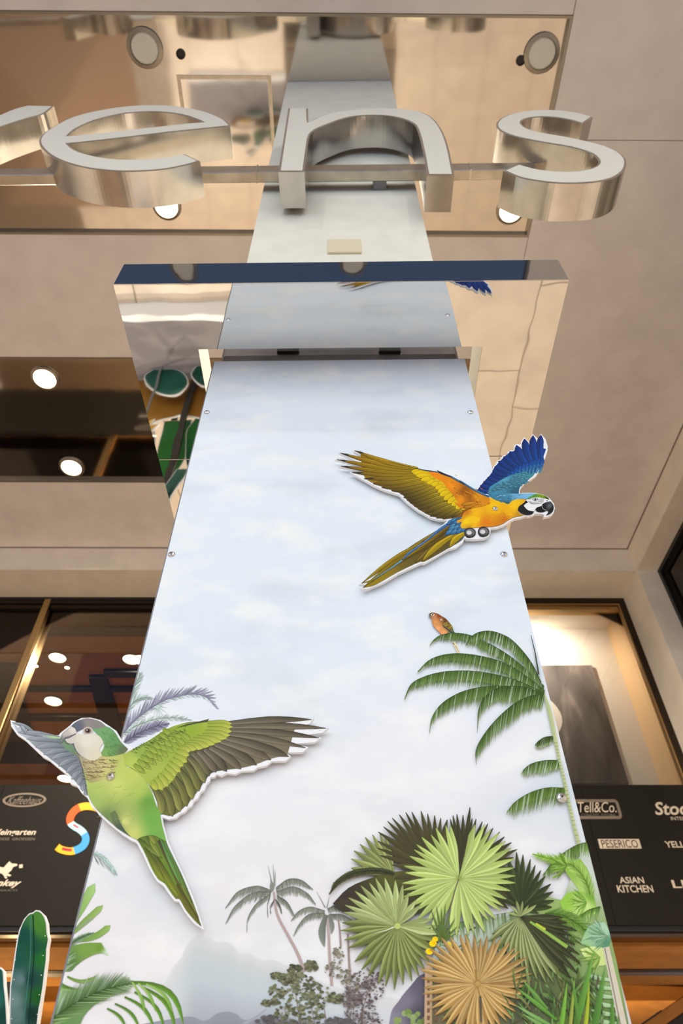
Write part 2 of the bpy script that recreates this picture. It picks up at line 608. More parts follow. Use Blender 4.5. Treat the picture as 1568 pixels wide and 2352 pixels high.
# the shop behind the left windows
SZ = CZ + 6.46
shop = mesh_obj('ceiling_shop', *box(-9.5, 1.6, YW + 0.35, 16.2, SZ, SZ + 0.2), M['brown_ceiling'], frame=FB, kind='structure')
mesh_obj('trim_7', *box(-9.5, 1.6, YW + 0.125, YW + 0.40, SZ - 0.03, ZB), M['brown'], frame=FB, kind='structure')
mesh_obj('wall_shop_back', *box(-9.5, 1.6, 16.0, 16.2, 0, SZ), M['dark_wall'], frame=FB, kind='structure')
mesh_obj('wall_shop_side', *box(1.4, 1.6, YW + 0.12, 16.0, ZS - 0.4, SZ + 0.2), M['dark_wall'], frame=FB, kind='structure')
for x0, x1, y0, y1, dz, lab in (
        (-9.4, 1.3, YW + 0.36, YW + 0.62, 0.05, 'black ceiling beam nearest the upper left shop window'),
        (-4.05, 1.3, 10.17, 10.36, 0.07, 'black ceiling track between two shop lamps'),
        (-9.4, 1.3, 10.72, 10.84, 0.07, 'thin black ceiling track crossing the middle of the shop'),
        (-9.4, 1.3, 11.72, 11.9, 0.07, 'black ceiling track above the green parakeet head'),
        (-9.4, 1.3, 13.4, 13.7, 0.07, 'black ceiling beam farthest back in the shop')):
    mesh_obj('ceiling_beam', *box(x0, x1, y0, y1, SZ - dz, SZ), M['black'], frame=FB, label=lab, cat='beam', group='black beams under the shop ceiling')
for P, lab in (((-4.42, -4.1, -6.3, -5.9), 'black slanting ceiling beam rising right of the parakeet'), ((-8.3, -7.6, -6.9, -6.1), 'black slanting ceiling beam at the far left of the shop')):
    if P[0] == -4.42:
        q = [(-4.43, 10.36), (-4.17, 10.36), (-4.10, 13.4), (-4.52, 13.4)]
        q = [(-4.35, 10.36), (-4.05, 10.36), (-4.25, 13.4), (-4.7, 13.4)]
    else:
        q = [(-6.0, 10.0), (-5.5, 10.0), (-6.2, 13.4), (-7.2, 13.4)]
    V = [(a, b, SZ - 0.075) for a, b in q] + [(a, b, SZ - 0.0) for a, b in q]
    mesh_obj('ceiling_beam', V, [(0, 3, 2, 1), (4, 5, 6, 7), (0, 1, 5, 4), (1, 2, 6, 5), (2, 3, 7, 6), (3, 0, 4, 7)], M['black'], frame=FB, label=lab, cat='beam', group='black beams under the shop ceiling')

# display niche behind the right-hand window, with the framed photograph
YD = 9.4
mesh_obj('wall_display', *box(1.6, XP, YD, YD + 0.1, 4.3, ZB + 0.2), M['display'], frame=FB, kind='structure')
mesh_obj('wall_display_side', *box(XP - 0.02, XP + 0.0, YW + 0.12, YD, 4.3, ZB + 0.02), M['niche_side'], frame=FB, kind='structure')
mesh_obj('ceiling_display', *box(1.6, XP, YW + 0.1, YD, ZB + 0.02, ZB + 0.2), M['display'], frame=FB, kind='structure')
t = thing('window_3', (3.0, YW, ZS), FB, kind='structure')
mesh_obj('window_frame', *join(box(1.3, XP, YW, YW + 0.07, ZB - 0.085, ZB), box(XP - 0.085, XP, YW, YW + 0.07, ZS - 0.3, ZB - 0.085)), M['bronze'], parent=t)
mesh_obj('head_rail', *join(box(1.3, XP - 0.09, YW + 0.02, YW + 0.1, ZB - 0.12, ZB - 0.09), box(1.3, XP - 0.12, YW + 0.05, YW + 0.2, ZB - 0.2, ZB - 0.14)), M['gold'], parent=t)
mesh_obj('side_rail', *join(box(XP - 0.115, XP - 0.09, YW + 0.02, YW + 0.1, ZS - 0.3, ZB - 0.12)), M['gold'], parent=t)
mesh_obj('pane', *box(1.3, XP - 0.1, YW + 0.11, YW + 0.118, ZS - 0.3, ZB - 0.12), M['glass'], parent=t)
pt = thing('photo_poster', (3.2, YD - 0.03, CZ + 4.05), FB, 'large black and white photograph of draped cloth in the right window', 'poster')
mesh_obj('print_sheet', *box(2.1, 4.15, YD - 0.035, YD - 0.005, CZ + 4.08, CZ + 6.02), M['poster'], parent=pt)
# pale curved patch of the photograph, printed on the sheet
_c = []
for k in range(13):
    a = k / 12
    x, z = FB.onY(1236 + 55 * math.sin(math.pi * min(1, a * 1.02)) ** 0.8, 1590 + 135 * a, YD - 0.036)
    _c.append((x, z))
x0, _z = FB.onY(1200, 1600, YD - 0.036)
_p = [(max(p[0], x0 + 0.01), p[1]) for p in _c] + [(x0, _c[-1][1]), (x0, _c[0][1])]
V, F, _s = extrude([_p], YD - 0.0362, YD - 0.0355)
mesh_obj('pale_shape', V, F, M['display'], parent=pt)

# lower front under the logo board: soffits of the entrance
def soffit(name, y0, y1, z, m, lab=None):
    return mesh_obj(name, *box(-9.5, 6.5, y0, y1, z, z + 0.3), m, frame=FB, kind='structure')
ZL = CZ + 2.02
soffit('trim_4', YW - 0.03, YW + 0.10, ZL + 0.0, M['bronze'])
soffit('ceiling_entry_1', YW + 0.1, 8.98, ZL + 0.03, M['brown'])
soffit('ceiling_entry_2', 8.98, 10.08, ZL - 0.01, M['tan'])
soffit('trim_5', 10.08, 10.22, ZL - 0.02, M['black'])
soffit('trim_6', 10.22, 10.42, ZL - 0.02, M['band'])
soffit('ceiling_entry_3', 10.42, 10.95, ZL - 0.02, M['tan'])
soffit('ceiling_entry_4', 10.95, 12.15, ZL + 0.01, M['brown'])
soffit('ceiling_entry_5', 12.15, 16.0, ZL + 0.0, M['tan'])
mesh_obj('wall_back_lower', *box(-9.5, 6.5, 16.0, 16.2, 0, ZL + 0.3), M['tan'], frame=FB, kind='structure')
mesh_obj('wall_entry_right', *box(6.5, 6.7, YW + 0.35, 16.2, 0, ZL + 0.3), M['tan'], frame=FB, kind='structure')
# slanting stair side behind the entrance on the right
def slant(xa, za, xb, zb, h, y0, y1):
    V = [(xa, y0, za), (xb, y0, zb), (xb, y1, zb), (xa, y1, za), (xa, y0, za + h), (xb, y0, zb + h), (xb, y1, zb + h), (xa, y1, za + h)]
    return V, [(0, 3, 2, 1), (4, 5, 6, 7), (0, 1, 5, 4), (1, 2, 6, 5), (2, 3, 7, 6), (3, 0, 4, 7)]
(xa, za), (xb, zb) = FB.onY(1478, 2352, 11.0), FB.onY(1568, 2290, 11.0)
sx = (zb - za) / (xb - xa)
t = thing('escalator_side', ((xa + xb) / 2, 11, 0), FB, 'orange lit slanting escalator side at the lower right corner', 'escalator')
mesh_obj('side_panel', *slant(xa - 1.5, za - 1.5 * sx - 0.14, xb + 0.5, zb + 0.5 * sx - 0.14, 0.14, 11, 11.3), M['tan'], parent=t)
mesh_obj('handrail', *slant(xa - 1.5, za - 1.5 * sx + 0.0, xa + 0.28, za + 0.28 * sx + 0.0, 0.02, 10.98, 11.05), M['black'], parent=t)
mesh_obj('underside', *slant(xa - 1.0, za - 1.0 * sx - 0.45, xb + 0.5, zb + 0.5 * sx - 0.45, 0.3, 11.02, 11.3), M['dark_wall'], parent=t)

# ================================================================== logo board
YB = 8.42
lb = thing('logo_board', (-2.5, YB, CZ + 2.06), FB, 'long dark olive board of shop logos across the shop front', 'sign board')
ZB0, ZB1 = CZ + 2.09, CZ + 3.65
bx = [-9.4, -7.0, -5.6, -4.18, -2.8, -1.4, 0.0, 1.5, 3.1, XP + 1.6]
for a, b in zip(bx[:-1], bx[1:]):
    mesh_obj('board_panel', *box(a + 0.003, b - 0.003, YB, YB + 0.06, ZB0, ZB1), M['board'], parent=lb)
mesh_obj('board_foot', *box(-9.4, XP + 1.6, YB + 0.03, YB + 0.1, ZB0 - 0.05, ZB0), M['black'], parent=lb)

def text_vf(s, shear=0.0, bold=0.0):
    cu = bpy.data.curves.new('tmp_text', 'FONT')
    cu.body = s
    cu.shear = shear
    cu.offset = bold
    cu.resolution_u = 3
    cu.align_x = 'CENTER'
    cu.space_line = 0.85
    o = bpy.data.objects.new('tmp_text', cu)
    COL.objects.link(o)
    bpy.context.view_layer.update()
    me = o.to_mesh()
    V = [(v.co.x, v.co.y) for v in me.vertices]
    F = [tuple(p.vertices) for p in me.polygons]
    o.to_mesh_clear()
    bpy.data.objects.remove(o, do_unlink=True)
    return V, F

def logo(s, x0, y0, x1, y1, m, name='logo_text', shear=0.0, bold=0.0, y=None, parent=None):
    """lettering whose box in the photograph is x0..x1, y0..y1, laid on the board"""
    y = YB - 0.004 if y is None else y
    xm, ym = (x0 + x1) / 2, (y0 + y1) / 2
    ax, _ = FB.onY(x0, ym, y); bx_, _ = FB.onY(x1, ym, y)
    _, az = FB.onY(xm, y1, y); _, bz = FB.onY(xm, y0, y)
    V, F = text_vf(s, shear, bold)
    u0, u1 = min(v[0] for v in V), max(v[0] for v in V)
    w0, w1 = min(v[1] for v in V), max(v[1] for v in V)
    P = [(ax + (v[0] - u0) / (u1 - u0) * (bx_ - ax), y, az + (v[1] - w0) / (w1 - w0) * (bz - az)) for v in V]
    return mesh_obj(name, P, F, m, parent=parent or lb)

def ring_loops(x0, y0, x1, y1, wd, rnd, y):
    xm, ym = (x0 + x1) / 2, (y0 + y1) / 2
    ax, _ = FB.onY(x0, ym, y); bx_, _ = FB.onY(x1, ym, y)
    _, az = FB.onY(xm, y1, y); _, bz = FB.onY(xm, y0, y)
    def rr(a0, b0, a1, b1, r):
        out = []
        for cx, cy, s in ((a1 - r, b1 - r, 0), (a0 + r, b1 - r, 1), (a0 + r, b0 + r, 2), (a1 - r, b0 + r, 3)):
            for k in range(5):
                g = (s + k / 4) * math.pi / 2
                out.append((cx + r * math.cos(g), cy + r * math.sin(g)))
        return out
    def el(a0, b0, a1, b1):
        return [((a0 + a1) / 2 + (a1 - a0) / 2 * math.cos(g), (b0 + b1) / 2 + (b1 - b0) / 2 * math.sin(g)) for g in [2 * math.pi * k / 36 for k in range(36)]]
    if rnd == 'ellipse':
        return [el(ax, az, bx_, bz), el(ax + wd * 1.4, az + wd, bx_ - wd * 1.4, bz - wd)]
    return [rr(ax, az, bx_, bz, rnd), rr(ax + wd, az + wd, bx_ - wd, bz - wd, max(0.004, rnd - wd))]

yl = YB - 0.004
V, F, _s = extrude(ring_loops(1318, 1836, 1424, 1881, 0.035, 0.05, yl), yl, yl + 0.003); mesh_obj('logo_frame', V, F, M['logo_dim'], parent=lb)
logo('Tell&Co.', 1328, 1842, 1413, 1866, M['logo'], shear=0.35)
logo('CONCEPT', 1335, 1869, 1376, 1875, M['logo_dim'])
logo('STORE', 1381, 1869, 1413, 1875, M['logo_dim'])
logo('Stock', 1501, 1842, 1600, 1872, M['logo'], shear=0.3, bold=0.02)
logo('INTERIORS', 1540, 1876, 1600, 1884, M['logo'])
V, F, _s = extrude(ring_loops(1375, 1927, 1470, 1949, 0.02, 0.004, yl)[:1], yl, yl + 0.003); mesh_obj('logo_plate', V, F, M['logo'], parent=lb)
logo('PESERICO', 1381, 1929, 1464, 1947, M['board'], y=yl - 0.001)
logo('YELLOW', 1527, 1932, 1610, 1947, M['logo'], bold=0.02)
logo('ASIAN', 1422, 2014, 1478, 2029, M['logo'], bold=0.015)
logo('KITCHEN', 1417, 2033, 1499, 2050, M['logo'], bold=0.015)
logo('LES', 1543, 2021, 1606, 2040, M['logo'], bold=0.02)
logo('MAKU', 1325, 2046, 1375, 2060, M['logo_dim'])
V, F, _s = extrude(ring_loops(6, 1821, 106, 1854, 0.022, 'ellipse', yl), yl, yl + 0.003); mesh_obj('logo_frame', V, F, M['logo_dim'], parent=lb)
logo('Kaffeehaus', 18, 1829, 95, 1847, M['logo_dim'], shear=0.4)
logo('Weingarten', -22, 1904, 82, 1922, M['logo'], shear=0.12, bold=0.02)
logo('GROSSE', -22, 1924, 22, 1930, M['logo_dim'])
logo('GROESSEN', 28, 1924, 80, 1930, M['logo_dim'])
logo('Donkey', -42, 2020, 48, 2040, M['logo'], shear=0.35, bold=0.03)
logo('PRODUCTS', -20, 2043, 40, 2047, M['logo_dim'])
# leaping animal above the wordmark
_h = [(-14, 1998), (-4, 1990), (8, 1993), (16, 1984), (22, 1978), (27, 1983), (38, 1984), (40, 1988), (30, 1992), (26, 1999), (18, 2006), (26, 2010), (22, 2013), (14, 2011), (17, 2017), (12, 2018), (6, 2008), (-2, 2005), (-8, 2012), (-14, 2016), (-12, 2006)]
V, F, _s = extrude([smooth_path([FB.onY(a, b, yl) for a, b in _h], 3)], yl, yl + 0.003); mesh_obj('animal_mark', V, F, M['logo'], parent=lb)
_h = [(44, 1986 + 0), (52, 1985), (52, 1993), (44, 1994)]
V, F, _s = extrude([[FB.onY(a, b, yl) for a, b in _h]], yl, yl + 0.003); mesh_obj('animal_mark', V, F, M['logo'], parent=lb)
# big coloured letter S
_cl = [(243, 1868), (232, 1858), (215, 1851), (196, 1848), (178, 1852), (166, 1864), (161, 1880), (165, 1891), (178, 1900), (192, 1908), (201, 1922), (199, 1940), (188, 1951), (170, 1957), (150, 1956), (136, 1949), (131, 1944)]
_cl = [(237, 1866), (224, 1856), (208, 1852), (193, 1852), (178, 1857), (167, 1867), (161, 1879), (162, 1890), (171, 1898), (183, 1905), (193, 1915), (197, 1928), (192, 1941), (180, 1950), (165, 1955), (150, 1954), (138, 1950), (131, 1945)]
_cl = smooth_path(_cl, 3, closed=False)
S_COL = [(0, 16, (250, 176, 18)), (16, 22, (238, 104, 20)), (22, 25, (226, 66, 10)), (25, 28, (165, 210, 222)), (28, 31, (200, 30, 70)), (31, 33, (165, 210, 222)), (33, 41, (60, 150, 210)), (41, 51, (250, 176, 18))]
S_COL = [(0, 11, (250, 176, 18)), (11, 21, (232, 86, 14)), (21, 30, (165, 210, 222)), (30, 41, (60, 150, 210)), (41, 51, (250, 176, 18))]
def band_poly(P, a, b, w, side=0.0):
    L, R = [], []
    b = min(b, len(P) - 1)
    for i in range(a, b + 1):
        t = Vector(P[min(i + 1, len(P) - 1)]) - Vector(P[max(i - 1, 0)])
        n = Vector((t.y, -t.x)).normalized()
        p = Vector(P[i])
        L.append(tuple(p + n * (w / 2 if not side else w * side))); R.append(tuple(p - n * (w / 2 if not side else 0)))
    return L + list(reversed(R))
for a, b, c in S_COL:
    p = [FB.onY(q[0], q[1], yl) for q in band_poly(_cl, a, b, 17)]
    V, F, _s = extrude([p], yl, yl + 0.003)
    mesh_obj('letter_s_segment', V, F, mat('logo_ink', c, 0.5), parent=lb)
for a, b, c in ((23, 26, (200, 30, 70)), (42, 47, (196, 22, 60))):
    p = [FB.onY(q[0], q[1], yl - 0.001) for q in band_poly(_cl, a, b, 6, -1.0 if a > 30 else 0.6)]
    V, F, _s = extrude([p], yl - 0.001, yl + 0.001)
    mesh_obj('letter_s_segment', V, F, mat('logo_ink', c, 0.5), parent=lb)

# ================================================================== lamps
def lamp_light(t, x, y, z, energy, size=0.22, rgb=(1.0, 0.88, 0.73), spread=150):
    d = bpy.data.lights.new('lamp_light', 'AREA')
    d.shape = 'DISK'
    d.size = size
    d.energy = energy
    d.color = rgb
    d.spread = math.radians(spread)
    o = bpy.data.objects.new('lamp_light', d)
    COL.objects.link(o)
    o.parent = t
    o.location = Vector((x, y, z)) - BASE[t.name]
    return o

def downlight(x, y, z, r, lit, label, group, energy=0.0):
    t = thing('ceiling_downlight', (x, y, z), FB, label, 'ceiling lamp', group)
    mesh_obj('trim_ring', *lathe([(r * 1.02, -0.004), (r * 1.02, -0.03), (r * 1.28, -0.022), (r * 1.32, 0.0)], (x, y, z)), M['lamp_ring'], parent=t)
    mesh_obj('lens', *lathe([(r * 1.0, 0.0), (r * 1.0, -0.018), (r * 0.9, -0.026), (r * 0.4, -0.029)], (x, y, z)), M['lamp_on'] if lit else M['lamp_off'], parent=t)
    if lit and energy:
        lamp_light(t, x, y, z - 0.045, energy, r * 1.9, spread=150 if z > 8.5 else 180)
    return t

g1 = 'round lamps in the mirror strip above the letters'
x, y = FB.onZ(333, 110, MZ); downlight(x, y, MZ, 0.125, False, 'unlit round ceiling lamp at the upper left of the mirror strip', g1)
x, y = FB.onZ(1243, 122, MZ); downlight(x, y, MZ, 0.125, False, 'unlit round ceiling lamp at the upper right of the mirror strip', g1)
E1, E2 = 150, 265
x, y = FB.onZ(383, 472, MZ); downlight(x, y, MZ, 0.115, True, 'lit ceiling lamp half hidden under the big letter e', g1, E1)
x, y = FB.onZ(1172, 482, MZ); downlight(x, y, MZ, 0.115, True, 'lit ceiling lamp half hidden under the big letter s', g1, E1)
g2 = 'lit lamps in the rear mirror strip'
x, y = FB.onZ(104, 868, MZ); downlight(x, y, MZ, 0.135, True, 'lit ceiling lamp nearer to the collar in the rear mirror strip', g2, E2)
x, y = FB.onZ(165, 1072, MZ); downlight(x, y, MZ, 0.135, True, 'lit ceiling lamp at the back edge of the rear mirror strip', g2, E2)
downlight(0.0, 6.16, MZ, 0.135, True, 'unseen fill lamp added behind the clad column', g2, E2)  # extra lamp added out of sight, just for the light it gives
g5 = 'fill lamps added at the street edge of the ceiling'  # this pair is added out of view to warm the column front and mural
downlight(-1.8, -2.3, MZ, 0.115, True, 'unseen fill lamp added at the street edge, left of the column', g5, 30)
downlight(1.8, -2.3, MZ, 0.115, True, 'unseen fill lamp added at the street edge, right of the column', g5, 30)
g3 = 'unlit lamps in the street-side mirror strip'
downlight(-1.78, -1.0, MZ, 0.125, False, 'unlit ceiling lamp reflected at the left of the collar front', g3)
downlight(0.1, -1.0, MZ, 0.125, False, 'unlit ceiling lamp reflected at the middle of the collar front', g3)
for px, py, lab in ((415, 124, 'small black round hole beside the upper left lamp'), (1195, 139, 'small black round hole beside the upper right lamp')):
    x, y = FB.onZ(px, py, MZ)
    mesh_obj('ceiling_socket', *lathe([(0.042, 0.0), (0.042, -0.012), (0.03, -0.014), (0.028, -0.002)], (x, y, MZ)), M['black'], frame=FB, label=lab, cat='socket', group='black sockets in the mirror strip')
# lamps inside the shop
g4 = 'lamps in the brown shop ceiling'
for px, py, r, lab, e in ((133, 1508, 0.135, 'lit lamp in the brown shop ceiling beside the gilded mullion', 220), (302, 1512, 0.135, 'lit lamp in the shop ceiling cut by the mural edge', 220),
                       (123, 1608, 0.15, 'lit lamp in the shop ceiling just above the parakeet wing', 220), (152, 1786, 0.17, 'lit lamp in the shop ceiling peeping under the parakeet wing', 30)):
    x, y = FB.onZ(px, py, SZ)
    downlight(x, y, SZ, r, True, lab, g4, e)
for px, py, lab in ((152, 1540, 'tiny spot lamp in the shop at the end of the black track'), (80, 1536, 'tiny spot lamp in the shop behind the gilded mullion')):
    x, y = FB.onZ(px, py, SZ - 0.08)
    downlight(x, y, SZ - 0.0, 0.04, True, lab, 'tiny spots in the shop ceiling')
# lamp over the display niche
t = thing('display_spotlight', (3.05, YW + 0.3, ZB - 0.1), FB, 'small spot lamp lighting the photograph in the right window', 'spot lamp')
mesh_obj('lamp_body', *lathe([(0.03, 0.1), (0.04, 0.0), (0.045, -0.12), (0.04, -0.12)], (3.05, YW + 0.3, ZB - 0.05)), M['black'], parent=t)
_ld = bpy.data.lights.new('lamp_light', 'SPOT'); _ld.energy = 270; _ld.color = (1.0, 0.86, 0.70); _ld.shadow_soft_size = 0.05
_ld.spot_size = math.radians(160); _ld.spot_blend = 0.6
lo = bpy.data.objects.new('lamp_light', _ld); COL.objects.link(lo); lo.parent = t
lo.location = (0.0, 0.0, -0.14)
lo.rotation_euler = Vector((0.25, 0.8, -0.8)).to_track_quat('-Z', 'Y').to_euler()
# entrance lamps
for i, (x, y, lab) in enumerate(((3.6, 11.6, 'lit lamp under the entrance soffit on the right'), (-4.6, 11.6, 'lit lamp under the entrance soffit on the left'))):
    t = thing('entrance_lamp', (x, y, 2.55), FB, lab, 'lamp', 'lamps low in the entrance')
    mesh_obj('lamp_globe', *lathe([(0.02, -0.12), (0.1, -0.06), (0.12, 0.0), (0.1, 0.06), (0.02, 0.12)], (x, y, 2.55)), M['lamp_on'], parent=t)
    mesh_obj('lamp_rod', *tube([(x, y, 2.6), (x, y, ZL + 0.05)], 0.01), M['black'], parent=t)
    d = bpy.data.lights.new('lamp_light', 'POINT'); d.energy = 260; d.color = (1.0, 0.66, 0.30); d.shadow_soft_size = 0.12
    o = bpy.data.objects.new('lamp_light', d); COL.objects.link(o); o.parent = t; o.location = (0, 0, -0.25)

# access hatch in the mirror strip
hx0, hy0 = FB.onZ(405, 172, MZ); hx1, _ = FB.onZ(622, 172, MZ)
hy1 = hy0 + 0.9
t = thing('access_hatch', ((hx0 + hx1) / 2, hy0, MZ), FB, 'square access hatch with pale metal frame in the mirror strip', 'hatch')
w = 0.03
mesh_obj('hatch_frame', *join(box(hx0, hx1, hy0, hy0 + w, MZ - 0.012, MZ), box(hx0, hx1, hy1 - w, hy1, MZ - 0.012, MZ), box(hx0, hx0 + w, hy0 + w, hy1 - w, MZ - 0.012, MZ), box(hx1 - w, hx1, hy0 + w, hy1 - w, MZ - 0.012, MZ)), M['rail'], parent=t)
mesh_obj('hatch_lid', *box(hx0 + w + 0.006, hx1 - w - 0.006, hy0 + w + 0.006, hy1 - w - 0.006, MZ - 0.006, MZ), M['ceil_mirror'], parent=t)

# ================================================================== column, cladding and collar
D = 1.442           # front of the printed mural
CX = -0.014
column = mesh_obj('column', *box(CX - 0.478, CX + 0.482, 1.50, 2.46, 0.0, MZ + 0.04), M['column'], frame=FC, label='square cream stone column rising to the ceiling', cat='column')
def pbox(px0, py0, px1, py1, Y, th, bev=0.002):
    ax, az = FC.onY(px0, py1, Y); bx_, bz = FC.onY(px1, py0, Y)
    return box(ax, bx_, Y, Y + th, az, bz, bev)
mesh_obj('blank_plate', *pbox(752, 549, 828, 579, 1.488, 0.012), mat('blank_plate_cream', (238, 224, 190), 0.4), frame=FC, label='small blank cream plate on the upper column', cat='plate')
t = thing('mounting_band', (CX, 1.47, 3.9), FC, 'grey metal band on the column just above the mural', 'metal band')
mesh_obj('band_sheet', *box(CX - 0.485, CX + 0.485, 1.462, 1.499, 3.80, 4.10, 0.012), M['band'], parent=t)
for px in (661, 895):
    x, z = FC.onY(px, 806, 1.455)
    mesh_obj('clip', *box(x - 0.045, x + 0.045, 1.45, 1.462, z - 0.012, z + 0.02, 0.004), M['black'], parent=t)

ZC = 3.937
cx0, cx1 = FC.onZ(258, 648, ZC)[0], FC.onZ(1306, 646, ZC)[0]
cy0 = FC.onZ(784, 648, ZC)[1]
ix0, iy0 = FC.onZ(455, 803, ZC); ix1 = FC.onZ(1105, 803, ZC)[0]
cy1, iy1 = 2.78, 2.50
ys = FC.onZ(395, 1055, ZC)[1]
HC = 0.172
t = thing('steel_collar', ((cx0 + cx1) / 2, (cy0 + cy1) / 2, ZC), FC, 'polished steel mirror collar ringing the column above the mural', 'steel collar')
g = 0.0012
def hexa(a, b, c, d, z0, z1):
    V = [(*p, z0) for p in (a, b, c, d)] + [(*p, z1) for p in (a, b, c, d)]
    return V, [(0, 3, 2, 1), (4, 5, 6, 7), (0, 1, 5, 4), (1, 2, 6, 5), (2, 3, 7, 6), (3, 0, 4, 7)]
def bevel_vf(V, F, off):
    me = bpy.data.meshes.new('tmp'); me.from_pydata(V, [], F)
    bm = bmesh.new(); bm.from_mesh(me)
    bmesh.ops.recalc_face_normals(bm, faces=bm.faces[:])
    es = [e for e in bm.edges if len(e.link_faces) == 2 and e.calc_face_angle() > 0.5]
    bmesh.ops.bevel(bm, geom=es, offset=off, segments=2, affect='EDGES')
    bm.verts.ensure_lookup_table()
    out = ([tuple(v.co) for v in bm.verts], [tuple(v.index for v in f.verts) for f in bm.faces])
    bm.free(); bpy.data.meshes.remove(me)
    return out
def upiece(y0, y1, front):
    """the front (with its cross bar) or the rear half of the ring"""
    if front:
        L = [(cx0, y0), (cx1, y0), (cx1, y1), (ix1, y1), (ix1, iy0), (ix0, iy0), (ix0, y1), (cx0, y1)]
    else:
        L = [(cx0, y0), (ix0, y0), (ix0, iy1), (ix1, iy1), (ix1, y0), (cx1, y0), (cx1, y1), (cx0, y1)]
    P, T = cdt([L])
    n = len(P)
    V = [(p[0], p[1], ZC) for p in P] + [(p[0], p[1], ZC + HC) for p in P]
    idx = [min(range(n), key=lambda k: (P[k][0] - q[0]) ** 2 + (P[k][1] - q[1]) ** 2) for q in L]
    F = [tuple(reversed(idx)), tuple(i + n for i in idx)]
    for k in range(len(idx)):
        a, b = idx[k], idx[(k + 1) % len(idx)]
        F.append((a, b, b + n, a + n))
    return bevel_vf(V, F, 0.0022)
mesh_obj('front_section', *upiece(cy0, ys - g, True), M['collar'], parent=t)
mesh_obj('rear_section', *upiece(ys + g, cy1, False), M['collar'], parent=t)

# ================================================================== sign letters
YL0, YL1 = 1.265, 1.462
def letter(name, loops_px, label):
    loops = [smooth_path([FC.onY(a, b, YL0) for a, b in L], 5) for L in loops_px]
    cxm = sum(p[0] for p in loops[0]) / len(loops[0]); zm = min(p[1] for p in loops[0])
    t = thing(name, (cxm, YL0, zm), FC, label, 'sign letter', 'big steel letters of the sign')
    V, F, s0 = extrude(loops, YL0, YL1)
    mesh_obj('steel_body', V, F, M['steel'], parent=t)
    inl = [offset_poly(loops[0], -0.013)] + [offset_poly(h, 0.013) for h in loops[1:]]
    V, F, s0 = extrude(inl, YL0 - 0.004, YL0 + 0.004)
    mesh_obj('acrylic_face', V, F, M['acrylic'], parent=t)
    for k in (0.12, 0.42, 0.7):
        q = loops[0][int(k * len(loops[0]))]
    return t
def crop(pts, ox, oy, s):
    return [(ox + a / s, oy + b / s) for a, b in pts]
e_out = crop([(1478, 188), (1440, 155), (1380, 125), (1290, 95), (1180, 75), (1060, 63), (930, 62), (800, 71), (680, 88), (560, 112), (450, 145), (370, 185), (300, 228), (262, 265), (252, 297), (265, 332), (310, 376), (370, 411), (450, 441), (550, 466), (660, 481), (780, 489), (900, 488), (1020, 480), (1120, 465), (1210, 445), (1287, 422), (1185, 375), (1110, 390), (1020, 402), (900, 410), (800, 411), (700, 404), (600, 387), (520, 364), (470, 340), (438, 311), (560, 299), (800, 272), (1100, 236), (1478, 197)], 0, 220, 2.8)
e_hole = crop([(438, 260), (470, 230), (520, 200), (600, 165), (700, 136), (800, 117), (900, 108), (1000, 106), (1100, 114), (1190, 130), (1250, 150), (1302, 172), (1200, 180), (1000, 202), (700, 236), (500, 256)], 0, 220, 2.8)
letter('sign_letter', [e_out, e_hole], 'big steel letter e with a cream face, left of the column')
n_out = [(662, 249), (707, 249), (708, 281), (735, 268), (765, 259), (800, 254), (835, 250), (878, 249), (925, 251), (962, 256), (992, 271), (1013, 297), (1028, 334), (1043, 403), (980, 403), (971, 350), (957, 297), (941, 281), (911, 271), (870, 266), (819, 268), (785, 275), (755, 286), (725, 299), (711, 314), (705, 350), (699, 395), (639, 395)]
letter('sign_letter', [n_out], 'big steel letter n with a cream face, in front of the column')
s_out = crop([(1162, 528), (1090, 508), (1000, 497), (930, 495), (860, 500), (800, 512), (755, 530), (732, 550), (728, 570), (745, 590), (790, 610), (860, 628), (950, 645), (1050, 662), (1120, 680), (1165, 700), (1186, 725), (1180, 745), (1150, 760), (1100, 770), (1050, 773), (980, 771), (900, 760), (828, 740), (758, 770), (830, 800), (900, 815), (980, 825), (1050, 828), (1130, 826), (1200, 818), (1260, 801), (1300, 772), (1313, 740), (1305, 710), (1270, 681), (1210, 656), (1140, 638), (1050, 618), (960, 603), (900, 590), (860, 575), (842, 556), (850, 543), (880, 533), (940, 528), (1010, 533), (1070, 545), (1116, 560)], 768, 0, 1.96)
letter('sign_letter', [s_out], 'big steel letter s with a cream face, right of the column')
r_out = [(-330, 255), (-290, 252), (-285, 282), (-240, 262), (-170, 252), (-80, 256), (0, 262), (60, 243), (122, 244), (98, 263), (40, 276), (-40, 296), (-120, 300), (-200, 305), (-250, 320), (-275, 345), (-300, 405), (-370, 405)]
r_out = [(-230, 258), (-185, 256), (-190, 292), (-150, 285), (-80, 285), (-20, 272), (30, 252), (64, 243), (124, 244), (100, 262), (60, 274), (10, 290), (-40, 308), (-100, 318), (-150, 325), (-185, 345), (-200, 405), (-265, 405)]
letter('sign_letter', [r_out], 'big steel sign letter cut off by the left edge of the photo')
t = thing('sign_rail', (0, 1.42, 5.99), FC, 'long steel rail carrying the big sign letters', 'rail')
ra, rz1 = FC.onY(784, 378, 1.385); _, rz0 = FC.onY(784, 393, 1.385)
rx1 = FC.onY(1235, 390, 1.385)[0]
mesh_obj('rail_bar', *box(-4.5, rx1, 1.385, 1.448, rz0, rz1, 0.004), M['rail'], parent=t)
for px in (140, 590, 1080):
    x = FC.onY(px, 395, 1.40)[0]
    mesh_obj('rail_joint', *box(x - 0.004, x + 0.004, 1.380, 1.45, rz0 - 0.003, rz1 + 0.003), M['steel'], parent=t)
for x in (-0.3, 0.2):
    mesh_obj('rail_bracket', *box(x, x + 0.08, 1.447, 1.502, rz0, rz1), M['band'], parent=t)
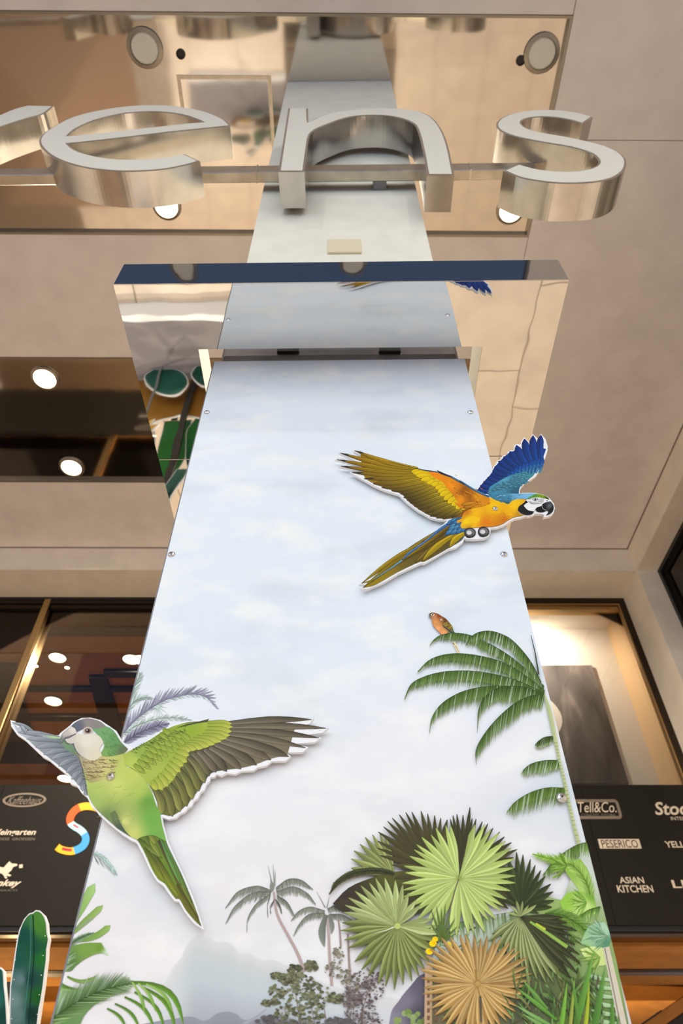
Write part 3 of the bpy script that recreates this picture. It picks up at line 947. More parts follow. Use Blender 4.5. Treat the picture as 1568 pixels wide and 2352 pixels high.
# ================================================================== flat printing
class Print:
    """inked shapes laid on a vertical board, traced in photograph pixels, one thin film over another"""
    def __init__(s, Y, x0=None, x1=None, eps=2.5e-6, start=0.0):
        s.Y, s.x0, s.x1, s.eps = Y, x0, x1, eps
        s.d = start
        s.V, s.F, s.C = [], [], []

    def pt(s, p):
        x, z = FC.onY(p[0], p[1], s.Y)
        if s.x0 is not None:
            x = min(max(x, s.x0), s.x1)
        return x, z

    def add(s, P, F, C):
        s.d += s.eps
        n = len(s.V)
        for p in P:
            x, z = s.pt(p)
            s.V.append((x, s.Y - s.d, z))
        s.C += C
        s.F += [tuple(i + n for i in f) for f in F]

    def strip(s, A, B, CA, CB):
        n = len(A)
        if not isinstance(CA, list): CA = [CA] * n
        if not isinstance(CB, list): CB = [CB] * n
        s.add(list(A) + list(B), [(i, i + 1, n + i + 1, n + i) for i in range(n - 1)], [srgb(c) for c in CA] + [srgb(c) for c in CB])

    def strip3(s, A, Mid, B, CA, CM, CB):
        s.strip(A, Mid, CA, CM); s.d -= s.eps
        s.strip(Mid, B, CM, CB)

    def poly(s, P, c, smooth=0):
        if smooth: P = smooth_path(P, smooth)
        V, T = cdt([P])
        s.add(V, T, [srgb(c)] * len(V))

    def fill(s, P, anchors, step=10, smooth=3, power=2.6):
        """outline filled with colours blended between anchor points (x, y, rgb)"""
        if smooth: P = smooth_path(P, smooth)
        xs = [p[0] for p in P]; ys = [p[1] for p in P]
        ex = []
        y = min(ys) + step / 2; k = 0
        while y < max(ys):
            x = min(xs) + (step / 2 if k % 2 else step)
            while x < max(xs):
                if inside((x, y), P): ex.append((x, y))
                x += step
            y += step; k += 1
        V, T = cdt([P], ex)
        s.add(V, T, [srgb(idw(v, anchors, power)) for v in V])

    def line(s, P, w, c, w1=None, smooth=0):
        if smooth: P = smooth_path(P, smooth, closed=False)
        n = len(P)
        A, B = [], []
        for i in range(n):
            t = Vector(P[min(i + 1, n - 1)]) - Vector(P[max(i - 1, 0)])
            if t.length < 1e-6: t = Vector((1, 0))
            nn = Vector((-t.y, t.x)).normalized()
            ww = w + ((w1 if w1 is not None else w) - w) * i / max(1, n - 1)
            p = Vector(P[i])
            A.append(tuple(p + nn * ww / 2)); B.append(tuple(p - nn * ww / 2))
        s.strip(A, B, c, c)

    def disc(s, x, y, r, c, ry=None, n=16, rot=0.0):
        ry = ry or r
        P = []
        for k in range(n):
            a = 2 * math.pi * k / n
            u, v = r * math.cos(a), ry * math.sin(a)
            P.append((x + u * math.cos(rot) - v * math.sin(rot), y + u * math.sin(rot) + v * math.cos(rot)))
        s.add(P, [tuple(range(n))], [srgb(c)] * n)

    def ring(s, x, y, r, w, c, ry=None, a0=0, a1=360):
        ry = ry or r
        A, B = [], []
        for k in range(25):
            a = math.radians(a0 + (a1 - a0) * k / 24)
            A.append((x + r * math.cos(a), y + ry * math.sin(a))); B.append((x + (r - w) * math.cos(a), y + (ry - w) * math.sin(a)))
        s.strip(A, B, c, c)

    def feather(s, base, tip, w, c0, c1, edge=None, bend=0.0, blunt=0.5, ew=1.1, shade=0.78, rachis=None, n=8):
        """one feather: outline, two vanes lit differently, darker rachis"""
        b, t = Vector(base), Vector(tip)
        d = t - b
        nn = Vector((-d.y, d.x)).normalized() if d.length > 1e-6 else Vector((0, 1))
        cl = [b + d * (i / n) + nn * bend * math.sin(math.pi * i / n) for i in range(n + 1)]
        def prof(u):
            a = 0.55 + 0.45 * min(1, u / 0.5)
            e = 1.0 if u < blunt else max(0.0, 1 - ((u - blunt) / (1 - blunt)) ** 2.2)
            return a * e
        def sides(k, ext):
            A, B = [], []
            for i in range(n + 1):
                u = i / n
                tt = (cl[min(i + 1, n)] - cl[max(i - 1, 0)]).normalized()
                m = Vector((-tt.y, tt.x))
                h = w / 2 * prof(u) + k
                q = cl[i] + (tt * ext if i == n else Vector((0, 0)))
                A.append(tuple(q + m * h)); B.append(tuple(q - m * h))
            return A, B
        if edge is not None:
            A, B = sides(ew / 2, ew * 0.6)
            s.strip(A, B, edge, edge)
        A, B = sides(-ew * 0.25, 0)
        cols = [mixc(c0, c1, i / n) for i in range(n + 1)]
        dk = [tuple(v * shade for v in c) for c in cols]
        mid = [tuple(c) for c in cl]
        s.strip3(A, mid, B, cols, [mixc(a, b_, 0.35) for a, b_ in zip(cols, dk)], dk)
        if rachis is not None:
            s.line(mid, ew * 0.8, rachis, ew * 0.3)

    def frond(s, spine, L, c0, c1, n=70, side='down', w=3.0, lean=0.0, solid=0.5, jitter=0.18, light=None, lp=0.12, tip_short=0.35, mid=None, ang=None):
        """a palm frond: leaflets hung from a curved spine"""
        P = smooth_path(spine, 8, closed=False)
        acc = [0.0]
        for i in range(1, len(P)):
            acc.append(acc[-1] + (Vector(P[i]) - Vector(P[i - 1])).length)
        tot = acc[-1]
        def at(u):
            q = u * tot
            for i in range(1, len(P)):
                if acc[i] >= q:
                    f = (q - acc[i - 1]) / max(1e-6, acc[i] - acc[i - 1])
                    a, b = Vector(P[i - 1]), Vector(P[i])
                    return a + (b - a) * f, (b - a).normalized()
            return Vector(P[-1]), (Vector(P[-1]) - Vector(P[-2])).normalized()
        def ln(u):
            return L * (0.45 + 0.55 * math.sin(math.pi * min(1, 0.12 + u * 0.95)) ** 0.7) * (1 if u < 0.85 else 1 - (u - 0.85) / 0.15 * (1 - tip_short))
        sides = (1, -1) if side == 'both' else ((1,) if side in ('down', 'left') else (-1,))
        for sd in sides:
            def dirn(t):
                if side == 'down':
                    return (Vector((lean, 1.0)) + t * 0.25).normalized()
                m = Vector((-t.y, t.x)) * sd
                return (m * math.sin(ang or 0.9) + t * math.cos(ang or 0.9)).normalized()
            if solid > 0:
                A, B, CA, CB = [], [], [], []
                for i in range(25):
                    p, t = at(i / 24)
                    A.append(tuple(p)); B.append(tuple(p + dirn(t) * ln(i / 24) * solid))
                    CA.append(c0); CB.append(mixc(c0, c1, 0.6))
                s.strip(A, B, CA, CB)
            V, F, C = [], [], []
            for i in range(n):
                u = min(1, max(0, (i + random.uniform(-0.4, 0.4)) / (n - 1)))
                p, t = at(u)
                l = ln(u) * (1 + random.uniform(-jitter, jitter))
                dd = dirn(t)
                e = p + dd * l
                h = t * w / 2
                m = p + dd * l * 0.55
                k = len(V)
                V += [tuple(p - h), tuple(p + h), tuple(m + h * 0.8), tuple(e), tuple(m - h * 0.8)]
                g = random.uniform(0.86, 1.14)
                ca, cb = tuple(min(255, v * g) for v in c0), tuple(min(255, v * g) for v in c1)
                if light is not None and random.random() < lp:
                    ca = mixc(ca, light, 0.5); cb = light
                F.append((k, k + 1, k + 2, k + 3, k + 4))
                cm = mixc(ca, cb, 0.5)
                C += [srgb(ca), srgb(ca), srgb(cm), srgb(cb), srgb(cm)]
            s.add(V, F, C)
        s.line(P, max(1.0, w * 0.5), mid or tuple(v * 0.7 for v in c0), 0.8)

    def fan(s, c, tips, w, ca, cb, edge=None, inner=0.55, core=None):
        """a fan palm leaf: pleated pointed blades from one centre"""
        cx, cy = c
        an = [math.atan2(t_[1] - cy, t_[0] - cx) % (2 * math.pi) for t_ in tips]
        for i, tp in enumerate(tips):
            gaps = sorted(min(abs(an[i] - b_), 2 * math.pi - abs(an[i] - b_)) for k_, b_ in enumerate(an) if k_ != i)[:2]
            w = 1.22 * inner * (Vector(tp) - Vector(c)).length * min(0.26, max(0.1, sum(gaps) / 2))
            d = Vector(tp) - Vector(c)
            r = d.length
            d.normalize()
            m = Vector((-d.y, d.x))
            g = random.uniform(0.9, 1.08)
            a, b = tuple(min(255, v * g) for v in ca), tuple(min(255, v * g) for v in cb)
            prof = [(0.0, 0.03), (0.25, 0.5), (0.5, 0.95), (0.6, 1.0), (0.72, 0.86), (0.84, 0.58), (0.94, 0.24), (1.0, 0.01)]
            A = [tuple(Vector(c) + d * r * u + m * w / 2 * h) for u, h in prof]
            B = [tuple(Vector(c) + d * r * u - m * w / 2 * h) for u, h in prof]
            mid = [tuple(Vector(c) + d * r * u) for u, h in prof]
            if edge is not None:
                s.strip([tuple(Vector(c) + d * (r * u) + m * (w / 2 * h + 0.8)) for u, h in prof], [tuple(Vector(c) + d * (r * u) - m * (w / 2 * h + 0.8)) for u, h in prof], edge, edge)
            s.strip(A, mid, a, mixc(a, b, 0.6)); s.d -= s.eps
            s.strip(mid, B, mixc(a, b, 0.9), b)
            if edge is not None:
                s.line([mid[1], mid[-1]], 0.9, edge, 0.3)

    def build(s, name, parent, **pr):
        return mesh_obj(name, s.V, s.F, M['ink'], parent=parent, cols=s.C, **pr)


def idw(p, A, power=2.6):
    sw = 0.0; c = [0, 0, 0]
    for x, y, col in A:
        d = math.hypot(p[0] - x, p[1] - y) + 0.5
        w = d ** -power
        sw += w
        for k in range(3): c[k] += col[k] * w
    return tuple(v / sw for v in c)


def radial(c, n, rf, a0=0, a1=360):
    """tips around c; rf(angle in degrees, 0 right, 90 up) gives the radius in pixels"""
    out = []
    for k in range(n):
        a = a0 + (a1 - a0) * (k + 0.5) / n + random.uniform(-2, 2)
        r = rf(a) * random.uniform(0.95, 1.04)
        out.append((c[0] + r * math.cos(math.radians(a)), c[1] - r * math.sin(math.radians(a))))
    return out


def screw(x, y, z, r, parent, name='screw'):
    o = mesh_obj(name, *lathe([(r, 0.0), (r * 0.95, -0.002), (r * 0.6, -0.0045), (r * 0.15, -0.0055)], (x, y, z), 'y', 18), M['screw'], parent=parent, smooth=True)
    BASE[o.name] = BASE[parent.name]
    return o

def screw_px(px, py, Y, r, parent):
    x, z = FC.onY(px, py, Y)
    o = screw(x, Y, z, r, parent)
    mesh_obj('screw_recess', *lathe([(r * 0.22, -0.0052), (r * 0.22, -0.0062), (r * 0.1, -0.0062)], (x, Y, z), 'y', 6), M['screw_dark'], parent=o)
    return o

# ================================================================== the mural
MX0, MX1 = CX - 0.5, CX + 0.5
ZT = 3.939
mural = thing('mural_panel', (CX, D, 0.0), FC, 'tall printed jungle mural panel covering the front of the column', 'mural')
mesh_obj('sky_board', *box(MX0, MX1, D, D + 0.003, 0.02, ZT), M['sky'], parent=mural)
mesh_obj('board_core', *box(MX0 - 0.001, MX1 + 0.001, D + 0.003, D + 0.010, 0.02, ZT), M['panel_edge'], parent=mural)
mesh_obj('left_return', *box(MX0 - 0.002, MX0 + 0.001, D + 0.012, 2.46, 0.02, ZT), M['side_clad'], parent=mural)
mesh_obj('right_return', *box(MX1 - 0.001, MX1 + 0.002, D + 0.012, 2.46, 0.02, ZT), M['side_clad'], parent=mural)
mesh_obj('edge_bead', *join(box(MX0 - 0.005, MX0 - 0.0012, D + 0.004, D + 0.010, 0.02, ZT), box(MX0 - 0.0045, MX0 - 0.0022, D + 0.013, D + 0.020, 0.02, ZT)), M['band'], parent=mural)

DEPTH = [0.0]
def P_(ox=0, oy=0, sc=1.0):
    p = Print(D, MX0 + 0.0005, MX1 - 0.0005, start=DEPTH[0])
    p.ox, p.oy, p.sc = ox, oy, sc
    return p
def done(p, name, **pr):
    DEPTH[0] = p.d + 5e-6
    return p.build(name, mural, **pr)

# undergrowth of the print below the part in view
p = P_()
_pt = p.pt
p.pt = lambda a: a
p.strip([(MX0 + 0.001, 0.03), (MX0 + 0.001, 1.2), (MX0 + 0.001, 1.80)], [(MX1 - 0.001, 0.03), (MX1 - 0.001, 1.2), (MX1 - 0.001, 1.80)], [(40, 52, 34), (70, 92, 54), (120, 140, 96)], [(40, 52, 34), (70, 92, 54), (120, 140, 96)])
for k in range(330):
    x = random.uniform(MX0 + 0.02, MX1 - 0.02); z = random.uniform(0.05, 1.6)
    a = random.uniform(0.3, 2.84); l = random.uniform(0.08, 0.22)
    x2 = min(max(x + l * math.cos(a), MX0 + 0.012), MX1 - 0.012)
    p.feather((x, z), (x2, z + l * math.sin(a)), random.uniform(0.015, 0.04), random.choice([(70, 96, 48), (96, 134, 62), (60, 66, 42), (120, 160, 84), (84, 78, 58)]), random.choice([(110, 150, 76), (140, 176, 100), (86, 104, 60)]), None, n=4, ew=0.001)
p.pt = _pt
done(p, 'printed_undergrowth', kind='stuff')

# -- far mountain and mist
p = P_()
top = smooth_path(crop([(-60, 560), (0, 530), (60, 480), (110, 390), (160, 330), (190, 260), (250, 200), (330, 205), (380, 235), (450, 235), (490, 260), (530, 305), (600, 315), (650, 345), (700, 355), (750, 352), (830, 385), (900, 420), (1000, 470), (1200, 540), (1400, 580), (1700, 620)], 360, 2080, 2.8), 4, closed=False)
rows = 8
c_t = [(222, 221, 222), (206, 210, 211), (198, 207, 210), (195, 206, 210), (188, 196, 202), (180, 184, 191), (170, 174, 182), (182, 182, 189), (196, 194, 200)]
def rowcol(x, k):
    c = c_t[k]
    f = max(0.0, min(1.0, (448 - x) / 90)) * (0.85 if k > 0 else 1)
    g = max(0.0, min(1.0, (x - 640) / 200)) * 0.6
    return mixc(mixc(c, (227, 225, 226), f), (222, 219, 224), g)
for k in range(rows):
    A = [(x, y + (2420 - y) * k / rows) for x, y in top]
    B = [(x, y + (2420 - y) * (k + 1) / rows) for x, y in top]
    p.strip(A, B, [rowcol(a[0], k) for a in A], [rowcol(a[0], k + 1) for a in A])
    p.d -= p.eps
p.d += p.eps
hills = smooth_path([(60, 2400), (200, 2385), (330, 2352), (400, 2340), (440, 2335), (470, 2345), (500, 2327), (525, 2324), (545, 2330), (560, 2342), (600, 2340), (640, 2330), (700, 2350), (760, 2360)], 4, closed=False)
p.strip(hills, [(x, 2440) for x, y in hills], (152, 155, 164), (120, 122, 132))
p.line([(560, 2352), (590, 2335), (612, 2318)], 8, (165, 167, 174), 2)
done(p, 'printed_mountain')

# -- soft darker trees low in the distance
p = P_()
for cx_, cy_, n_, sp in ((965, 2300, 70, 60), (905, 2320, 50, 40)):
    pass
p.fill([(893, 2352), (900, 2320), (915, 2300), (925, 2285), (945, 2262), (965, 2240), (1000, 2230), (1060, 2300), (1060, 2440), (880, 2440)], [(930, 2300, (128, 122, 138)), (970, 2270, (104, 98, 112)), (960, 2330, (86, 80, 92)), (900, 2345, (140, 136, 150))], 12)
for k in range(60):
    a, b = random.uniform(905, 990), random.uniform(2325, 2420)
    p.disc(a, b, random.uniform(4, 9), random.choice([(140, 160, 95), (120, 145, 80), (150, 170, 110)]), n=9)
done(p, 'printed_distant_trees')

# -- grey-violet palm fronds at the left edge
p = P_()
q = lambda L: crop(L, 260, 1540, 6.03)
pale = (206, 219, 212)
p.frond(q([(190, 620), (230, 420), (300, 220), (390, 30)]), 26, (188, 206, 198), pale, 26, 'both', 6.5, solid=0.0, ang=0.5)
p.frond(q([(140, 720), (200, 560), (300, 430), (420, 380), (540, 390)]), 20, (176, 196, 186), (212, 222, 216), 24, 'both', 5, solid=0, ang=0.5)
p.frond(q([(100, 910), (300, 780), (500, 700), (700, 662), (900, 664), (1120, 700)]), 17, (188, 206, 192), (220, 228, 222), 40, 'both', 4, solid=0, ang=0.6)
p.frond(q([(130, 880), (300, 690), (500, 540), (700, 420), (900, 360), (1100, 330), (1280, 370), (1430, 520)]), 15, (186, 204, 200), (210, 222, 220), 46, 'left', 4, solid=0.2, ang=0.7)
p.frond(q([(130, 880), (300, 690), (500, 540), (700, 420), (900, 360), (1100, 330), (1280, 370), (1430, 520)]), 40, (142, 138, 160), (170, 174, 186), 34, 'right', 8.0, solid=0.25, ang=0.55, mid=(128, 124, 148))
p.frond(q([(150, 1005), (300, 900), (450, 830), (600, 775), (760, 740)]), 27, (140, 134, 160), (178, 176, 196), 34, 'both', 6, solid=0.45, ang=0.6)
p.frond(q([(100, 760), (120, 640), (180, 540), (260, 480)]), 12, (136, 132, 150), (182, 186, 190), 14, 'both', 4, solid=0, ang=0.5)
for e in ((560, 610), (600, 650), (650, 665), (700, 650), (740, 590), (745, 520)):
    p.line(q([(610, 490), e]), 2.6, (196, 216, 204), 0.6)
for e in ((120, 960), (170, 930), (90, 800)):
    p.line(q([(60, 880), e]), 2, (228, 234, 232), 1)
done(p, 'printed_grey_fronds')

# -- left trunk, pale frond and bright leaves low on the left
p = P_()
q = lambda L: crop(L, 180, 1850, 5.2267)
A = q([(238, 85), (190, 320), (140, 550), (90, 800), (50, 1050), (0, 1180), (-60, 1460)])
B = q([(200, 60), (120, 330), (60, 600), (0, 900), (-60, 1100), (-120, 1250), (-200, 1500)])
p.strip(A, B, (112, 100, 108), (128, 116, 122))
for k in range(40):
    u = random.random(); yy = 100 + u * 1100
    xx = 225 - 0.21 * yy
    p.line(q([(xx - 50, yy + 8), (xx, yy)]), 1.0, (92, 82, 92))
p.frond(q([(70, 620), (200, 600), (330, 690), (465, 835)]), 30, (150, 164, 156), (104, 116, 110), 16, 'down', 2.2, lean=0.35, solid=0, tip_short=0.2)
p.frond(q([(70, 600), (200, 585), (330, 670), (465, 835)]), 14, (190, 216, 204), (176, 204, 192), 30, 'both', 3.2, solid=0.5, ang=0.5)
done(p, 'printed_left_trunk')

p = P_()
q = lambda L: crop(L, 90, 2000, 4.48)
p.feather(*q([(280, 640), (575, 130)]), 21, (120, 166, 74), (176, 214, 132), None, blunt=0.93, shade=0.92)
p.feather(*q([(300, 680), (660, 355)]), 15, (128, 166, 80), (166, 196, 112), None, blunt=0.93, shade=0.9)
p.feather(*q([(400, 720), (735, 560)]), 15, (116, 156, 74), (160, 196, 104), None, bend=8, blunt=0.93, shade=0.9)
for k in range(9):
    a = q([(390 + k * 18, 610 - k * 12)])[0]
    p.ring(a[0], a[1], 5, 1.0, (150, 146, 164), a0=200, a1=340)
p.frond(q([(180, 860), (320, 760), (430, 690), (560, 640)]), 14, (78, 108, 66), (166, 190, 164), 46, 'both', 2.6, solid=0.45, ang=0.6)
p.fill(q([(160, 1030), (180, 950), (230, 850), (330, 780), (480, 745), (640, 742), (720, 880), (655, 850), (560, 866), (450, 925), (370, 990), (320, 1035)]), [(*q([(300, 930)])[0], (96, 130, 64)), (*q([(500, 800)])[0], (124, 160, 72)), (*q([(630, 800)])[0], (112, 150, 52)), (*q([(700, 840)])[0], (206, 230, 196)), (*q([(200, 1000)])[0], (120, 148, 104))], 7)
for k in range(26):
    a = random.uniform(170, 330); b = random.uniform(800, 1020)
    p.line(q([(a - 40, b + 20), (a + 60, b - 25)]), 1.5, random.choice([(176, 206, 176), (84, 114, 70), (200, 220, 200)]), 0.5)
p.feather(*q([(290, 1090), (600, 1075)]), 9, (108, 150, 54), (140, 176, 84), None, bend=13, shade=0.85)
p.feather(*q([(330, 1110), (600, 1110)]), 7, (122, 160, 70), (150, 184, 96), None, bend=6, shade=0.85)
p.feather(*q([(130, 1060), (420, 1220)]), 17, (124, 166, 74), (96, 136, 52), None, bend=16, shade=0.8)
p.feather(*q([(110, 1160), (340, 1230)]), 14, (170, 208, 120), (150, 190, 110), None, bend=8, shade=0.85)
p.fill(q([(30, 1330), (200, 1240), (420, 1230), (640, 1170), (900, 1150), (960, 1190), (820, 1260), (600, 1360), (460, 1500), (300, 1800), (-80, 1900), (-60, 1500)]), [(*q([(300, 1300)])[0], (112, 148, 88)), (*q([(600, 1250)])[0], (92, 128, 72)), (*q([(150, 1230)])[0], (186, 212, 176)), (*q([(200, 1500)])[0], (100, 140, 76)), (*q([(900, 1150)])[0], (170, 186, 168))], 9)
sp_ = q([(20, 1600), (250, 1440), (450, 1320), (680, 1220), (950, 1165)])
p.frond(sp_, 62, (80, 112, 60), (146, 172, 128), 110, 'right', 3.0, solid=0.35, ang=0.62, light=(206, 222, 204), lp=0.12)
p.frond(sp_, 66, (66, 92, 46), (120, 152, 88), 80, 'left', 3.0, solid=0.15, ang=0.5, light=(190, 214, 160), lp=0.3)
for a, b, w_, bd in (((700, 1420), (900, 1640), 8, -9), ((780, 1370), (1040, 1660), 8, -13), ((880, 1300), (1190, 1660), 9, -16), ((980, 1250), (1290, 1680), 9, -20), ((1060, 1200), (1400, 1690), 11, -24), ((950, 1150), (1490, 1620), 13, -40)):
    p.feather(*q([a, b]), w_ * 1.05, (104, 144, 52), (120, 176, 62), None, bend=bd, shade=0.74, rachis=(76, 108, 36))
for a, b, w_, bd in (((960, 1150), (1090, 1480), 8, -6), ((1020, 1160), (1200, 1460), 8, -8), ((1100, 1170), (1380, 1480), 9, -14)):
    p.feather(*q([a, b]), w_, (170, 208, 116), (128, 176, 70), None, bend=bd, shade=0.85)
done(p, 'printed_left_leaves')

# -- two slender grey palms with a bushy thicket
p = P_()
q = lambda L: crop(L, 480, 1820, 3.0154)
tr, tr2 = (186, 164, 160), (164, 142, 138)
p.line(q([(448, 690), (470, 840), (540, 980), (610, 1110), (660, 1240)]), 5.0, tr, 7.5, smooth=4)
p.line(q([(818, 850), (828, 1000), (835, 1150), (850, 1340)]), 5.5, tr, 6.5, smooth=4)
p.line(q([(893, 870), (905, 960), (912, 1070)]), 3.5, tr2, 4.5)
p.line(q([(960, 980), (968, 1150), (978, 1310)]), 4.5, tr2, 5.5)
ga, gb = (122, 126, 112), (164, 168, 156)
for sp_, L_ in ((((430, 680), (330, 650), (200, 690), (115, 800)), 16), (((430, 690), (300, 700), (180, 790), (115, 910)), 17), (((425, 705), (330, 770), (270, 870), (262, 970)), 14),
                (((465, 660), (550, 603), (640, 610), (718, 672)), 13), (((470, 690), (580, 655), (680, 700), (737, 775)), 14), (((470, 715), (540, 760), (590, 852)), 12),
                (((425, 710), (405, 780), (408, 868)), 8), (((455, 740), (425, 790), (428, 840)), 8), (((460, 740), (490, 780), (505, 840)), 8)):
    p.frond(q(sp_), L_ * 1.5, ga, gb, 44, 'down', 2.4, solid=0.5, lean=-0.1)
for sp_, L_ in ((((800, 820), (700, 795), (620, 825), (568, 890)), 12), (((800, 838), (690, 848), (620, 920), (585, 995)), 13), (((835, 845), (920, 848), (1000, 890)), 12), (((820, 805), (890, 785), (970, 835)), 11)):
    p.frond(q(sp_), L_ * 1.5, ga, gb, 40, 'down', 2.2, solid=0.5)
p.feather(*q([(812, 850), (800, 1075)]), 17, (116, 124, 112), (146, 152, 142), None, bend=8, shade=0.85)
p.feather(*q([(825, 850), (845, 985)]), 11, (124, 132, 118), (156, 160, 150), None, bend=-5, shade=0.85)
for a, b in (((440, 650), (408, 508)), ((452, 650), (443, 500)), ((455, 650), (458, 540)), ((805, 800), (745, 690)), ((815, 800), (832, 725)), ((430, 640), (425, 580))):
    p.line(q([a, b]), 2.6, (150, 150, 142), 0.6)
p.disc(*q([(436, 655)])[0], 5, (140, 140, 130), ry=11)
done(p, 'printed_grey_palms')

p = P_()
def thicket(reg, n, cols, r0, r1, p=p):
    for k in range(n):
        bx0, by0, rx, ry = random.choice(reg)
        a = random.uniform(0, 6.28); r = math.sqrt(random.random())
        x, y = bx0 + rx * r * math.cos(a), by0 + ry * r * math.sin(a)
        c = random.choice(cols)
        rr = random.uniform(r0, r1)
        g = random.uniform(0.85, 1.12)
        x, y = q([(x, y)])[0]
        p.disc(x, y, rr, tuple(min(255, v * g) for v in c), ry=rr * random.uniform(0.4, 0.75), n=7, rot=random.uniform(-0.7, 0.7))
for a, b in (((660, 1800), (600, 1400)), ((760, 1800), (700, 1430)), ((840, 1800), (790, 1440)), ((980, 1800), (1010, 1380)), ((1060, 1800), (1060, 1400)), ((1000, 1700), (1120, 1320)), ((560, 1700), (520, 1480))):
    p.line(q([a, b]), 3.2, (150, 132, 124), 1.4)
thicket([(465, 1268, 34, 20), (530, 1295, 40, 34), (470, 1380, 64, 40), (420, 1455, 58, 26), (600, 1240, 58, 46), (710, 1205, 44, 36), (640, 1330, 110, 70), (600, 1440, 150, 70), (760, 1400, 110, 70), (880, 1430, 60, 34), (560, 1540, 110, 60), (700, 1520, 120, 70)], 620, [(104, 106, 78), (122, 124, 92), (88, 88, 66), (138, 140, 108)], 3.0, 6.5)
thicket([(890, 1130, 42, 60), (860, 1230, 60, 50), (940, 1270, 60, 50), (980, 1330, 70, 60)], 170, [(136, 132, 110), (118, 112, 96), (152, 146, 126)], 2.0, 4.0)
thicket([(1080, 1290, 110, 70), (1060, 1400, 110, 80), (1040, 1500, 110, 90), (1140, 1350, 70, 110), (980, 1420, 60, 90), (1100, 1580, 100, 60)], 420, [(112, 98, 100), (92, 80, 84), (130, 116, 112), (122, 112, 98)], 2.0, 4.4)
thicket([(420, 1590, 90, 40), (900, 1600, 90, 40)], 90, [(96, 94, 92), (110, 104, 108)], 4, 8)
thicket([(700, 1700, 400, 110)], 300, [(104, 106, 86), (92, 88, 84), (120, 116, 104)], 5, 9)
done(p, 'printed_thicket', kind='stuff')

# -- tall coconut palm on the right edge, with a small orange bird
p = P_()
q = lambda L: crop(L, 970, 1395, 15.68)
p.fill(q([(215, 330), (240, 270), (330, 232), (450, 245), (560, 280), (680, 360), (820, 440), (950, 580), (1060, 720), (1100, 860), (1170, 990), (1050, 1010), (900, 960), (860, 990), (740, 1010), (690, 1020), (560, 900), (440, 770), (360, 650), (330, 500), (300, 400), (260, 405)]),
       [(*q([(330, 250)])[0], (118, 72, 26)), (*q([(600, 350)])[0], (140, 68, 34)), (*q([(840, 500)])[0], (112, 62, 34)), (*q([(430, 400)])[0], (206, 144, 104)), (*q([(470, 560)])[0], (232, 160, 92)), (*q([(560, 780)])[0], (248, 172, 112)), (*q([(760, 950)])[0], (250, 168, 108)), (*q([(850, 640)])[0], (150, 126, 50)), (*q([(980, 780)])[0], (140, 112, 40)), (*q([(1080, 930)])[0], (82, 98, 88))], 3.0)
p.poly(q([(700, 650), (860, 780), (1000, 900), (1160, 990), (1060, 1010), (880, 860), (760, 760)]), (66, 72, 70), 3)
for k in range(46):
    a = random.uniform(0, 1); b = random.uniform(-60, 60)
    x, y = 720 + 330 * a + b * 0.7, 520 + 300 * a - b
    p.disc(*q([(x, y)])[0], 0.9, random.choice([(48, 40, 24), (196, 176, 84), (90, 70, 30)]), n=6)
p.disc(*q([(665, 490)])[0], 2.4, (190, 198, 184), n=8)
for k in range(40):
    p.disc(*q([(random.uniform(360, 640), random.uniform(420, 720))])[0], 0.8, (206, 130, 62), n=5)
p.poly(q([(215, 330), (240, 280), (290, 290), (285, 345), (290, 385), (260, 405), (225, 380)]), (112, 118, 116), 3)
p.disc(*q([(362, 312)])[0], 4.0, (244, 232, 214), ry=2.6); p.disc(*q([(362, 312)])[0], 1.9, (40, 36, 34))
p.poly(q([(1060, 1300), (1180, 1300), (1340, 1690), (1270, 1690)]), (240, 222, 178))
p.line(q([(1080, 1320), (1150, 1400)]), 2.4, (80, 70, 60), 1.0); p.line(q([(1170, 1430), (1320, 1680)]), 1.4, (150, 130, 96), 0.8)
done(p, 'printed_orange_bird', label='small printed orange bird perched on a palm frond')

p = P_()
q = lambda L: crop(L, 900, 1380, 3.4844)
dg, lg, wh = (72, 98, 40), (130, 158, 92), (208, 222, 204)
p.line(q([(1108, 285), (1140, 420), (1170, 600)]), 1.2, (70, 82, 62), 4.0)
for sp_, L_ in ((((1210, 690), (1050, 540), (900, 425), (740, 335), (620, 285), (500, 268), (390, 285), (330, 325), (303, 365)), 24),
                (((1190, 660), (1120, 520), (1040, 410), (940, 312), (830, 262), (740, 252), (650, 283), (588, 362)), 27),
                (((1215, 725), (1080, 620), (900, 510), (720, 455), (540, 432), (400, 445), (290, 490), (205, 575)), 29),
                (((1215, 745), (1000, 650), (800, 595), (600, 570), (400, 580), (250, 620), (150, 680), (100, 790)), 34),
                (((1215, 755), (1000, 702), (850, 692), (700, 702), (540, 745), (400, 830), (320, 940), (298, 1062)), 36),
                (((1215, 758), (1080, 705), (950, 692), (830, 712), (740, 780), (690, 880), (680, 1060)), 34),
                (((1215, 760), (1100, 772), (980, 830), (850, 940), (740, 1070), (670, 1200), (672, 1320)), 40)):
    p.frond(q(sp_), L_ * 1.22, dg, lg, 150, 'down', 2.5, lean=0.05, solid=0.55, jitter=0.22, light=wh, lp=0.13, mid=(58, 80, 44))
for sp_, L_ in ((((1285, 1093), (1220, 1100), (1170, 1130), (1142, 1160)), 22), (((1340, 1285), (1220, 1288), (1120, 1310), (1060, 1350), (1035, 1385)), 30), (((1390, 1508), (1240, 1505), (1100, 1545), (980, 1620), (918, 1695)), 46)):
    p.frond(q(sp_), L_ * 1.15, (78, 106, 34), (136, 164, 92), 60, 'down', 2.8, lean=0.05, solid=0.45, light=wh, lp=0.28, mid=(60, 84, 34))
A = smooth_path(q([(1212, 755), (1240, 900), (1290, 1130), (1325, 1290), (1362, 1450), (1400, 1640), (1440, 1820)]) + [(1333, 1985), (1352, 2075), (1368, 2120)], 3, closed=False)
